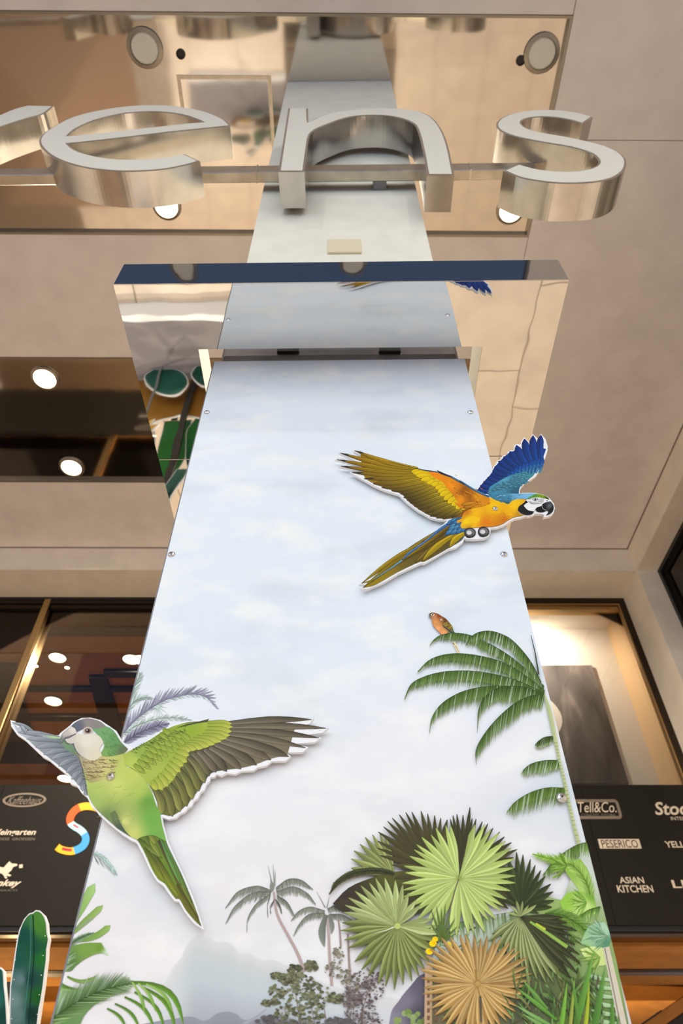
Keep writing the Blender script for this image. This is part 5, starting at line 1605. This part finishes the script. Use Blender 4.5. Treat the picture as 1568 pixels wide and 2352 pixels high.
p.poly(B_([(1050, 998), (1110, 975), (1200, 963), (1300, 975), (1400, 1002), (1400, 1030), (1320, 1050), (1270, 1085), (1190, 1125), (1165, 1165), (1080, 1150), (1015, 1085), (1060, 1040)]), (240, 240, 240), 3)
p.poly(B_([(1050, 1005), (1080, 1035), (1030, 1060), (1018, 1085), (1075, 1145), (1165, 1165), (1140, 1200), (1070, 1216), (985, 1195), (930, 1145), (950, 1090), (1000, 1055)]), (24, 26, 30), 3)
for k, y in enumerate((1030, 1045, 1058)):
    p.line(B_([(1080 + k * 14, y - 10), (1160, y + 2), (1260, y - 4), (1300 - k * 10, y - 14)]), 1.1, (44, 42, 42), 0.6, smooth=3)
for k in range(6):
    p.line(B_([(1215 + k * 18, 978), (1228 + k * 15, 1005), (1222 + k * 15, 1028)]), 1.0, (50, 46, 46), 0.6, smooth=3)
for k, y in enumerate((985, 1000)):
    p.line(B_([(1075, y), (1130, y - 8), (1150, y + 2)]), 1.0, (60, 56, 56), 0.5, smooth=3)
x, y = B_([(1182, 993)])[0]
p.disc(x, y, 5.6, (60, 56, 56), ry=3.9); p.disc(x, y, 4.4, (226, 222, 214), ry=3.1); p.disc(x, y, 2.6, (20, 20, 22)); p.disc(x - 0.7, y - 0.7, 0.7, (240, 240, 240))
p.fill(B_([(1280, 1062), (1330, 1035), (1400, 1018), (1438, 1062), (1448, 1115), (1430, 1168), (1385, 1205), (1330, 1222), (1362, 1190), (1368, 1155), (1330, 1150), (1305, 1120)]), [(*B_([(1370, 1060)])[0], (60, 62, 66)), (*B_([(1420, 1130)])[0], (18, 18, 20)), (*B_([(1310, 1090)])[0], (20, 20, 22)), (*B_([(1385, 1085)])[0], (104, 108, 112))], 4)
p.poly(B_([(1185, 1135), (1210, 1105), (1280, 1085), (1345, 1140), (1320, 1165), (1260, 1176), (1205, 1162)]), (22, 22, 24), 3)
p.line(B_([(1280, 1095), (1300, 1130), (1340, 1148)]), 1.2, (190, 190, 190), 0.7, smooth=3)
p.disc(*B_([(1352, 1012)])[0], 1.6, (30, 30, 30), ry=1.0)
b.done(p, 'head')
p = b.part()
for x, y in ((245, 1468), (440, 1455)):
    cx_, cy_ = B_([(x, y)])[0]
    p.disc(cx_, cy_, 13.5, (86, 84, 86), ry=11); p.disc(cx_ - 2.0, cy_ + 0.5, 6.2, (214, 212, 212), ry=5.0)
    p.ring(cx_, cy_, 13.5, 2.2, (36, 34, 36), ry=11.5, a0=20, a1=290)
    p.ring(cx_ - 1, cy_ + 1, 9.5, 1.2, (150, 148, 150), ry=8, a0=200, a1=380)
    p.line([(cx_ - 12, cy_ + 4), (cx_ - 8, cy_ + 10), (cx_, cy_ + 12)], 2.0, (30, 30, 32), 1)
b.done(p, 'claws')
screw_px(1137, 1168, YBIRD - b.d - 0.0003, 0.0085, mx)
x, z = FC.onY(1137, 1168, YBIRD)
mesh_obj('spacer', *lathe([(0.012, 0.0), (0.012, 0.0085)], (x, YBIRD + 0.0091, z), 'y', 14), M['screw'], parent=mx)

# ---------------------------------------------------------------- parakeet
P1 = lambda L: crop(L, 20, 1630, 4.6118)
P2 = lambda L: crop(L, 280, 1630, 3.2667)
P3 = lambda L: crop(L, 180, 1850, 5.2267)
pk = thing('parakeet_cutout', (-0.35, YBIRD, 2.0), FC, 'flying green parakeet cut-out at the left edge of the mural', 'bird cut-out', 'bird cut-outs on the mural')
out = P1([(34, 128), (60, 135), (102, 192), (128, 158), (160, 190), (192, 248), (300, 262), (530, 285), (560, 250), (650, 180), (690, 140), (770, 100), (860, 95), (960, 120), (1050, 180), (1130, 235), (1200, 350), (1270, 400), (1330, 418), (1400, 390)]) + \
    P2([(160, 260), (240, 205), (300, 160), (360, 130), (450, 100), (560, 85), (652, 68), (655, 90), (800, 92), (1000, 92), (1200, 86), (1422, 72), (1400, 100), (1310, 128), (1420, 132), (1530, 140), (1500, 165), (1350, 192), (1478, 212), (1440, 235), (1262, 258), (1378, 285), (1350, 310), (1205, 318), (1252, 350), (1225, 375), (1120, 378), (1080, 412), (1012, 424), (985, 448), (893, 452), (850, 474), (785, 466), (745, 486), (708, 474), (690, 495), (655, 500), (650, 530), (625, 555), (610, 595), (578, 620), (560, 660), (530, 680), (515, 715), (485, 733), (465, 760), (432, 772), (400, 805), (350, 812), (290, 790)]) + \
    P3([(1000, 220), (1060, 440), (1150, 640), (1265, 885), (1385, 1170), (1484, 1462), (1395, 1395), (1290, 1265), (1215, 1135), (1165, 1130), (1105, 1055), (1030, 945), (955, 895), (875, 765), (795, 590), (708, 430), (630, 395), (540, 335), (400, 225), (255, 95), (180, 5)]) + \
    P1([(960, 1095), (895, 1025), (840, 915), (780, 868), (735, 800), (668, 775), (658, 705), (605, 662), (522, 595), (440, 525), (375, 492), (280, 402), (185, 312), (95, 250), (40, 170)])
V, F, s0 = extrude([board_outline(out, 0.0028, 1)], YBIRD, YBIRD + 0.009)
mesh_obj('backing_board', V, F, M['white_board'], parent=pk)
b = Bird(pk)
p = b.part()   # far wing, grey
p.fill(P1([(40, 135), (100, 195), (130, 162), (188, 248), (300, 265), (530, 290), (700, 380), (780, 560), (835, 890), (740, 800), (610, 655), (440, 520), (290, 400), (190, 305), (100, 245)]), [(*P1([(100, 200)])[0], (190, 196, 202)), (*P1([(400, 350)])[0], (146, 152, 158)), (*P1([(700, 550)])[0], (128, 134, 140))], 8)
tips = [(40, 138), (100, 242), (190, 312), (285, 400), (370, 478), (445, 525), (530, 600), (612, 668), (668, 738), (730, 792), (785, 862), (835, 905)]
bases = [(300, 275), (540, 300), (560, 340), (590, 390), (640, 430), (690, 470), (730, 520), (760, 580), (785, 650), (805, 720), (820, 790), (835, 850)]
for k in range(12):
    p.feather(*P1([bases[k]]), *P1([tips[k]]), 12 if k else 8, (128, 136, 144), (176, 182, 188), (78, 84, 92), blunt=0.6, shade=0.8, bend=3 if k else 6, ew=0.8)
p.feather(*P1([(190, 255)]), *P1([(128, 162)]), 9, (150, 158, 166), (196, 202, 208), (80, 86, 96), blunt=0.5)
p.fill(P1([(300, 262), (530, 288), (545, 310), (420, 300)]), [(*P1([(500, 292)])[0], (176, 206, 150)), (*P1([(330, 270)])[0], (160, 170, 170))], 6)
p.fill(P1([(545, 330), (600, 330), (690, 400), (740, 520), (700, 480), (600, 410)]), [(*P1([(600, 370)])[0], (120, 150, 116)), (*P1([(720, 500)])[0], (112, 140, 104))], 6)
b.done(p, 'far_wing')
p = b.part()   # tail
p.fill(P3([(640, 380), (710, 422), (800, 580), (880, 760), (960, 888), (1035, 938), (1110, 1048), (1170, 1122), (1215, 1128), (1292, 1260), (1400, 1388), (1478, 1455), (1380, 1172), (1260, 885), (1145, 640), (1058, 440), (1000, 240), (800, 260)]), [(*P3([(900, 500)])[0], (106, 130, 50)), (*P3([(1100, 800)])[0], (104, 140, 56)), (*P3([(1000, 850)])[0], (126, 140, 44)), (*P3([(1300, 1150)])[0], (110, 112, 44))], 8)
for bs, tp, w_, c0, c1 in (((800, 500), (1035, 925), 12, (96, 104, 44), (166, 174, 66)), ((900, 560), (1205, 1112), 13, (92, 98, 50), (166, 176, 56)), ((960, 420), (1475, 1452), 12, (84, 84, 62), (120, 116, 40)), ((1000, 430), (1440, 1340), 10, (110, 156, 80), (150, 146, 60)),
                           ((1040, 450), (1370, 1180), 9, (120, 176, 92), (110, 130, 60)), ((980, 380), (1230, 960), 9, (104, 150, 84), (128, 180, 92)), ((1180, 950), (1460, 1440), 8, (100, 96, 44), (136, 130, 56)), ((720, 400), (1000, 630), 11, (96, 116, 50), (150, 166, 80)), ((820, 340), (990, 620), 12, (130, 146, 60), (158, 172, 78)), ((850, 330), (930, 465), 12, (130, 150, 70), (168, 168, 76)), ((780, 320), (850, 480), 10, (104, 130, 60), (120, 140, 66))):
    p.feather(*P3([bs]), *P3([tp]), w_, c0, c1, (66, 76, 36), blunt=0.5, shade=0.72, rachis=(74, 84, 40), ew=0.9)
b.done(p, 'tail')
p = b.part()   # near wing
p.fill(P2([(40, 320), (250, 205), (450, 105), (640, 88), (900, 95), (1200, 92), (1300, 130), (1240, 340), (1110, 370), (1000, 412), (880, 440), (700, 465), (640, 510), (570, 610), (480, 720), (380, 795), (300, 785), (200, 560), (60, 440)]), [(*P2([(1000, 250)])[0], (126, 116, 96)), (*P2([(600, 400)])[0], (84, 82, 66)), (*P2([(400, 650)])[0], (110, 112, 60)), (*P2([(300, 300)])[0], (150, 172, 72))], 10)
tips = [(1422, 75), (1530, 140), (1476, 212), (1376, 286), (1250, 352), (1118, 378), (1010, 416), (893, 446), (785, 464), (705, 470), (655, 497), (622, 550), (578, 612), (530, 675), (487, 727), (434, 767), (378, 802), (300, 786)]
bases = [(780, 105), (790, 130), (790, 155), (780, 180), (760, 210), (730, 235), (700, 262), (660, 285), (620, 300), (570, 315), (530, 330), (500, 360), (470, 400), (430, 450), (390, 500), (350, 550), (310, 590), (250, 600)]
for k in range(17, -1, -1):
    f = min(1, max(0, (k - 9) / 3))
    g2 = (1.0, 1.22)[k % 2]
    c0 = mixc((140, 132, 112), (128, 128, 76), f); c1 = mixc((104, 94, 76), (138, 140, 74), f)
    c1 = tuple(min(255, v * g2) for v in c1)
    p.feather(*P2([bases[k]]), *P2([tips[k]]), 18.5 if k > 3 else 15, c0, c1, (60, 56, 44), blunt=0.45 if k < 4 else 0.75, shade=0.62, bend=-4 if k < 10 else -6, rachis=(78, 72, 58), ew=1.0)
p.fill(P2([(10, 335), (120, 285), (250, 200), (340, 145), (450, 108), (640, 95), (780, 96), (800, 130), (780, 190), (700, 240), (600, 280), (510, 300), (480, 380), (430, 450), (390, 520), (330, 580), (270, 600), (210, 570), (110, 460), (20, 410)]),
       [(*P2([(500, 130)])[0], (150, 176, 60)), (*P2([(300, 250)])[0], (128, 152, 60)), (*P2([(150, 330)])[0], (150, 176, 78)), (*P2([(700, 130)])[0], (172, 184, 74)), (*P2([(380, 330)])[0], (160, 180, 72)), (*P2([(300, 480)])[0], (176, 190, 84)), (*P2([(100, 400)])[0], (190, 204, 96))], 9)
ct = [(825, 105), (832, 130), (828, 165), (815, 195), (790, 215), (748, 240), (700, 262), (655, 278), (610, 292), (560, 300), (518, 310), (505, 345), (490, 395), (462, 425), (440, 470), (405, 500), (385, 535), (345, 580), (305, 608), (262, 606)]
cb = [(640, 100), (640, 118), (640, 140), (620, 165), (600, 190), (560, 205), (530, 220), (500, 240), (470, 255), (440, 268), (415, 285), (405, 310), (395, 340), (375, 370), (350, 395), (330, 420), (310, 450), (280, 480), (255, 505), (225, 530)]
for k in range(20):
    p.feather(*P2([cb[k]]), *P2([ct[k]]), 15, (164, 184, 72), (204, 208, 92), (98, 110, 42), blunt=0.6, shade=0.86, n=6, ew=0.9)
for r_ in range(3):
    for k in range(9):
        u = k / 8
        x = 500 - 340 * u - r_ * 70 + 60 * u * r_; y = 190 + 250 * u + r_ * (-16 + 8 * u)
        p.feather(*P2([(x - 50, y - 14)]), *P2([(x + 16, y + 40)]), 12, (146, 170, 64), (176, 192, 84), (92, 108, 44), blunt=0.5, shade=0.84, n=5, ew=0.9)
for k in range(80):
    u = random.random()
    x, y = 60 + 420 * u, 310 - 165 * u + random.gauss(0, 14)
    p.line(P2([(x, y), (x + 16, y + 8)]), 1.6, random.choice([(84, 100, 44), (104, 124, 54), (70, 84, 50)]), 0.6)
p.poly(P2([(400, 142), (480, 112), (560, 95), (655, 70), (640, 92), (560, 105), (460, 128)]), (86, 86, 66))
b.done(p, 'near_wing')
p = b.part()   # body
body = P1([(840, 900), (900, 1015), (960, 1085)]) + P3([(180, 0), (260, 88), (400, 215), (540, 325), (640, 385), (705, 415), (760, 380), (860, 360), (930, 370), (1058, 438), (1005, 230), (985, 120)]) + P2([(295, 790), (255, 710), (225, 620), (185, 545), (110, 465), (30, 420), (10, 340)]) + P1([(1200, 480), (1000, 500), (850, 540), (790, 640), (825, 780)])
p.fill(body, [(*P1([(1000, 700)])[0], (206, 206, 128)), (*P1([(950, 850)])[0], (180, 200, 104)), (*P1([(1150, 800)])[0], (206, 216, 116)), (*P1([(1300, 700)])[0], (196, 208, 104)), (*P1([(900, 960)])[0], (166, 190, 104)), (*P3([(550, 200)])[0], (216, 218, 128)), (*P3([(650, 330)])[0], (206, 212, 116)), (*P3([(350, 150)])[0], (116, 140, 84)), (*P3([(480, 230)])[0], (96, 114, 78)), (*P3([(880, 150)])[0], (116, 176, 76)), (*P3([(950, 330)])[0], (120, 176, 80)), (*P2([(200, 700)])[0], (110, 160, 70)), (*P2([(130, 600)])[0], (180, 200, 96)), (*P2([(60, 480)])[0], (196, 208, 104))], 8)
p.fill(P3([(380, 100), (440, 60), (470, 110), (500, 200), (560, 300), (640, 385), (540, 322), (430, 240)]), [(*P3([(440, 150)])[0], (110, 124, 84)), (*P3([(520, 270)])[0], (84, 96, 78))], 6)
for k in range(46):
    x, y = random.uniform(950, 1480), random.uniform(780, 1180)
    p.ring(*P1([(x, y)])[0], random.uniform(5, 9), 0.6, random.choice([(140, 164, 78), (130, 154, 74), (160, 178, 84)]), a0=20, a1=120)
for k in range(40):
    p.line(P1([(random.uniform(880, 960), random.uniform(860, 1060))] * 2), 0.8, (140, 160, 90))
b.done(p, 'body')
p = b.part()   # collar and head
p.fill(P1([(700, 430), (780, 500), (980, 470), (1250, 430), (1200, 500), (1150, 610), (1050, 720), (880, 775), (835, 745), (795, 640), (750, 540)]), [(*P1([(850, 600)])[0], (196, 180, 132)), (*P1([(1000, 600)])[0], (212, 196, 134)), (*P1([(870, 740)])[0], (176, 164, 108)), (*P1([(1160, 520)])[0], (190, 200, 110)), (*P1([(1040, 690)])[0], (208, 204, 124)), (*P1([(760, 520)])[0], (170, 160, 130))], 7)
for k in range(110):
    u = random.random(); v = random.random()
    x, y = 770 + 340 * u, 520 + 230 * v - 70 * u * v
    p.line(P1([(x, y), (x + 24, y + 10), (x + 56, y + 4)]), 1.1, random.choice([(118, 102, 72), (140, 122, 84), (96, 84, 64)]), 0.3, smooth=2)
p.fill(P1([(880, 200), (1020, 178), (1110, 225), (1190, 345), (1265, 420), (1210, 470), (1060, 500), (960, 490), (1010, 400), (1000, 330), (940, 262)]), [(*P1([(1000, 260)])[0], (120, 170, 112)), (*P1([(1130, 350)])[0], (106, 158, 96)), (*P1([(1230, 430)])[0], (104, 116, 84)), (*P1([(1020, 470)])[0], (130, 170, 96))], 7)
for k in range(60):
    x, y = random.uniform(960, 1200), random.uniform(230, 480)
    if x - 960 < (y - 100) * 0.9 and x > 1000 - (300 - y) * 0.2:
        p.line(P1([(x, y), (x + 14, y + 16), (x + 34, y + 18)]), 1.0, random.choice([(72, 116, 70), (86, 130, 76)]), 0.3)
p.fill(P1([(690, 240), (800, 268), (900, 255), (970, 290), (1005, 350), (965, 420), (990, 490), (900, 545), (810, 515), (735, 460), (700, 390), (690, 330)]), [(*P1([(820, 350)])[0], (232, 226, 210)), (*P1([(900, 500)])[0], (226, 218, 190)), (*P1([(730, 430)])[0], (206, 200, 186))], 7)
p.line(P1([(712, 250), (690, 330), (700, 400), (745, 510), (800, 690), (835, 900)]), 1.4, (84, 88, 84), 0.8, smooth=4)
p.fill(P1([(662, 178), (720, 130), (800, 100), (880, 100), (970, 130), (1032, 178), (990, 198), (900, 206), (860, 190), (790, 205), (725, 238), (700, 200)]), [(*P1([(740, 190)])[0], (104, 108, 122)), (*P1([(850, 140)])[0], (150, 142, 138)), (*P1([(970, 170)])[0], (142, 138, 130)), (*P1([(700, 220)])[0], (96, 100, 116))], 6)
p.fill(P1([(545, 315), (575, 250), (660, 182), (700, 200), (718, 235), (710, 258), (640, 282), (600, 300), (570, 345), (548, 362)]), [(*P1([(600, 250)])[0], (196, 188, 176)), (*P1([(680, 210)])[0], (226, 218, 208)), (*P1([(560, 330)])[0], (120, 130, 124))], 5)
p.poly(P1([(600, 318), (650, 295), (712, 262), (705, 350), (660, 372), (620, 350)]), (214, 204, 192), 2)
p.line(P1([(596, 308), (640, 300), (715, 258)]), 4, (104, 104, 112), 2.4); p.line(P1([(590, 330), (625, 360), (690, 365)]), 1.8, (104, 118, 112), 1.0)
p.line(P1([(545, 330), (575, 252), (660, 184)]), 1.0, (130, 126, 122), 0.8)
x, y = P1([(840, 228)])[0]
p.disc(x, y, 12.0, (222, 214, 204), ry=9.0); p.disc(x, y, 10.2, (150, 136, 128), ry=7.6); p.disc(x, y, 9.3, (206, 196, 188), ry=6.8); p.disc(x, y, 7.6, (122, 96, 84), ry=5.8); p.disc(x, y, 4.2, (44, 40, 44), ry=3.6); p.disc(x - 1.6, y - 1.4, 1.3, (236, 236, 240))
b.done(p, 'head')
screw_px(254, 1783, YBIRD - b.d - 0.0003, 0.0085, pk)
x, z = FC.onY(254, 1783, YBIRD)
mesh_obj('spacer', *lathe([(0.012, 0.0), (0.012, 0.0085)], (x, YBIRD + 0.0091, z), 'y', 14), M['screw'], parent=pk)

# ================================================================== cacti and jungle stand left of the column
YK = 3.8
m_cdark = mat('cactus_dark_ink', (16, 62, 54), 0.45)
def cactus(name, outl, inner, label, YK=3.8):
    L = [FC.onY(a, b_, YK) for a, b_ in outl]
    zmin = min(p[1] for p in L)
    L = [(x, z) for x, z in L]
    t = thing(name, (sum(p[0] for p in L) / len(L), YK, 0.0), FC, label, 'cactus cut-out', 'cactus cut-outs left of the column')
    V, F, s0 = extrude([offset_poly(L, 0.007)], YK, YK + 0.03)
    mesh_obj('backing_board', V, F, M['white_board'], parent=t)
    p = Print(YK, eps=4e-5, start=0.002)
    inner(p, outl)
    p.build('cactus_print', t)
    # foot post reaching down to the stand
    xm = sum(p_[0] for p_ in L) / len(L)
    mesh_obj('foot_post', *box(xm - 0.03, xm + 0.03, YK + 0.03, YK + 0.06, 0.30, zmin + 0.5), M['black'], parent=t)
    return t
co = [(27, 2352 + 420), (25, 2300), (27, 2260), (33, 2220), (40, 2170), (47, 2136), (58, 2112), (68, 2101), (76, 2099), (82, 2094), (90, 2095), (99, 2104), (105, 2120), (107, 2145), (110, 2158), (106, 2180), (105, 2205), (101, 2235), (98, 2262), (92, 2300), (84, 2352), (80, 2352 + 420)]
co[0] = (20, 2560); co[-1] = (70, 2560)
def cin(p, o):
    p.fill(o, [(60, 2150, (16, 76, 66)), (50, 2250, (96, 128, 132)), (44, 2330, (92, 124, 126)), (66, 2250, (14, 60, 56)), (72, 2330, (12, 50, 44)), (92, 2130, (72, 132, 48)), (96, 2200, (36, 110, 44)), (88, 2290, (26, 92, 34)), (80, 2180, (22, 82, 60)), (40, 2200, (22, 84, 74)), (30, 2300, (110, 140, 144)), (100, 2110, (80, 140, 56))], 7, 2, 3.2)
    p.line([(76, 2102), (78, 2200), (66, 2352), (55, 2560)], 3.0, (10, 46, 42), 2, smooth=3)
    p.line([(70, 2104), (70, 2200), (54, 2352)], 3.0, (60, 120, 112), 2, smooth=3)
    for y in (2150, 2195, 2240, 2285, 2330):
        p.disc(104 - (y - 2150) * 0.1, y, 1.6, (200, 210, 190), n=6); p.disc(38 - (y - 2150) * 0.06, y + 10, 1.6, (200, 210, 200), n=6)
cactus('cactus_cutout', co, cin, 'tall dark green cactus cut-out with white edge at the lower left')
c2o = [(-40, 2300), (-20, 2245), (0, 2226), (6, 2232), (8, 2265), (12, 2300), (14, 2340), (16, 2400), (18, 2560), (-50, 2560)]
def cin2(p, o):
    p.fill(o, [(0, 2260, (22, 88, 80)), (8, 2330, (16, 66, 60)), (-10, 2300, (40, 104, 96))], 7, 2)
cactus('cactus_cutout', c2o, cin2, 'cactus cut-out mostly cut off by the left photo edge', 4.0)

# white plinth carrying the stand
_pl = thing('plinth', (-2.06, 3.64, 0.0), FC, label='low white plinth under the cactus cut-outs, seen reflected in the collar', cat='plinth')
mesh_obj('plinth_body', *box(-3.1, -1.02, 3.18, 4.1, 0.0, 0.28, 0.006), M['white_board'], parent=_pl)
mesh_obj('plinth_top', *box(-3.09, -1.03, 3.24, 4.09, 0.28, 0.30), mat('grey_felt', (128, 124, 128), 0.9), parent=_pl)
def stand_cut(name, L, Y, label, cat, paint, eps=4e-5):
    t = thing(name, (sum(p[0] for p in L) / len(L), Y, min(p[1] for p in L)), FC, label, cat, 'jungle cut-outs on the plinth')
    V, F, s0 = extrude([offset_poly(smooth_path(L, 3), 0.008)], Y, Y + 0.02)
    mesh_obj('backing_board', V, F, M['white_board'], parent=t)
    p = Print(Y, eps=eps, start=0.002)
    p.pt = lambda a: a
    paint(p, L)
    p.build('print_sheet', t)
    return t
def paint_leaf(cols):
    def f(p, L):
        A = [(x, z, random.choice(cols)) for x, z in [random.choice(L) for _ in range(10)]]
        xm = sum(q_[0] for q_ in L) / len(L); zm = sum(q_[1] for q_ in L) / len(L)
        A.append((xm, zm, cols[0]))
        V, T = cdt([smooth_path(L, 3)])
        p.add(V, T, [srgb(idw((v[0] * 100, v[1] * 100), [(a * 100, b_ * 100, c) for a, b_, c in A], 2)) for v in V])
    return f
G1, G2, G3 = (22, 84, 60), (46, 116, 50), (14, 52, 44)
stand_cut('bark_board_cutout', [(-2.25, 0.316), (-1.25, 0.316), (-1.18, 0.6), (-1.3, 1.0), (-1.6, 0.92), (-1.9, 1.1), (-2.2, 0.95), (-2.3, 0.6)], 3.9, 'brown bark cut-out on the plinth, seen in the collar reflection', 'bark cut-out', paint_leaf([(150, 104, 40), (92, 58, 30), (190, 146, 60), (120, 76, 40)]))
def paint_parrot(p, L):
    paint_leaf([(20, 66, 54), (10, 44, 42), (60, 124, 110)])(p, L)
stand_cut('dark_parrot_cutout', [(-1.95, 0.316), (-1.75, 0.316), (-1.62, 0.42), (-1.55, 0.6), (-1.6, 0.74), (-1.72, 0.78), (-1.85, 0.7), (-2.0, 0.5)], 3.76, 'dark green parrot cut-out before the bark, left in the collar reflection', 'bird cut-out', paint_parrot)
stand_cut('dark_parrot_cutout', [(-1.5, 0.316), (-1.3, 0.316), (-1.2, 0.45), (-1.16, 0.62), (-1.26, 0.72), (-1.4, 0.66), (-1.52, 0.48)], 3.74, 'dark green parrot cut-out before the bark, nearer the column', 'bird cut-out', paint_parrot)
stand_cut('leaf_cutout', [(-1.45, 0.9), (-1.2, 0.8), (-1.15, 1.2), (-1.22, 1.6), (-1.3, 1.95), (-1.42, 1.6), (-1.5, 1.2)], 3.95, 'dark green leaf cut-out behind the column, reflected in the collar', 'leaf cut-out', paint_leaf([G1, G2, G3]))
stand_cut('leaf_cutout', [(-1.75, 0.95), (-1.5, 0.9), (-1.45, 1.3), (-1.52, 1.7), (-1.62, 1.85), (-1.72, 1.5)], 3.975, 'brighter green leaf cut-out beside the cactus, reflected in the collar', 'leaf cut-out', paint_leaf([G2, (70, 130, 50), G1]))
stand_cut('leaf_cutout', [(-2.2, 1.0), (-1.85, 1.0), (-1.8, 1.4), (-1.9, 1.7), (-2.1, 1.6), (-2.25, 1.3)], 4.03, 'broad dark leaf cut-out at the left end of the plinth', 'leaf cut-out', paint_leaf([G3, G1, (40, 60, 40)]))
_fl = []
for k in range(20):
    a = 2 * math.pi * k / 20
    r = 0.17 if k % 2 else 0.11
    _fl.append((-1.85 + r * math.cos(a), 1.42 + r * math.sin(a)))
stand_cut('yellow_flower_cutout', _fl, 3.7, 'yellow flower cut-out beside the cactus, mirrored in the ceiling', 'flower cut-out', paint_leaf([(232, 184, 40), (240, 206, 70), (200, 140, 30)]))
mesh_obj('flower_stem', *tube([(-1.85, 3.73, 0.30), (-1.86, 3.73, 0.9), (-1.85, 3.73, 1.4)], 0.012), M['side_clad'], frame=FC, label='thin stem holding the yellow flower cut-out', cat='stem')
# market parasol standing left of the view, seen only in the ceiling mirror
t = thing('market_parasol', (-4.9, 3.3, 0.0), FB, 'brown square market parasol reflected at the left of the ceiling mirror', 'parasol')
_m = mat('brown_parasol_cloth', (112, 90, 72), 0.8)
_ap = (-4.9, 3.3, 3.15)
_rim = [(-6.4, 1.7, 2.62), (-3.5, 1.7, 2.62), (-3.5, 4.9, 2.62), (-6.4, 4.9, 2.62)]
for k in range(4):
    q0, q1 = _rim[k], _rim[(k + 1) % 4]
    mesh_obj('canopy_panel', [_ap, q0, q1, (_ap[0], _ap[1], _ap[2] - 0.01), (q0[0], q0[1], q0[2] - 0.01), (q1[0], q1[1], q1[2] - 0.01)], [(0, 1, 2), (3, 5, 4), (1, 4, 5, 2), (0, 3, 4, 1), (0, 2, 5, 3)], _m, parent=t)
    mesh_obj('rib', *tube([(_ap[0], _ap[1], _ap[2] - 0.05), (q0[0], q0[1], q0[2] - 0.03)], 0.012, 6), M['band'], parent=t)
mesh_obj('pole', *tube([(-4.9, 3.3, 0.05), (-4.9, 3.3, 3.2)], 0.03), M['band'], parent=t)
mesh_obj('base', *lathe([(0.35, 0.0), (0.35, 0.05), (0.05, 0.09)], (-4.9, 3.3, 0.0)), M['black'], parent=t)
print('MURAL DEPTH mm', DEPTH[0] * 1000)
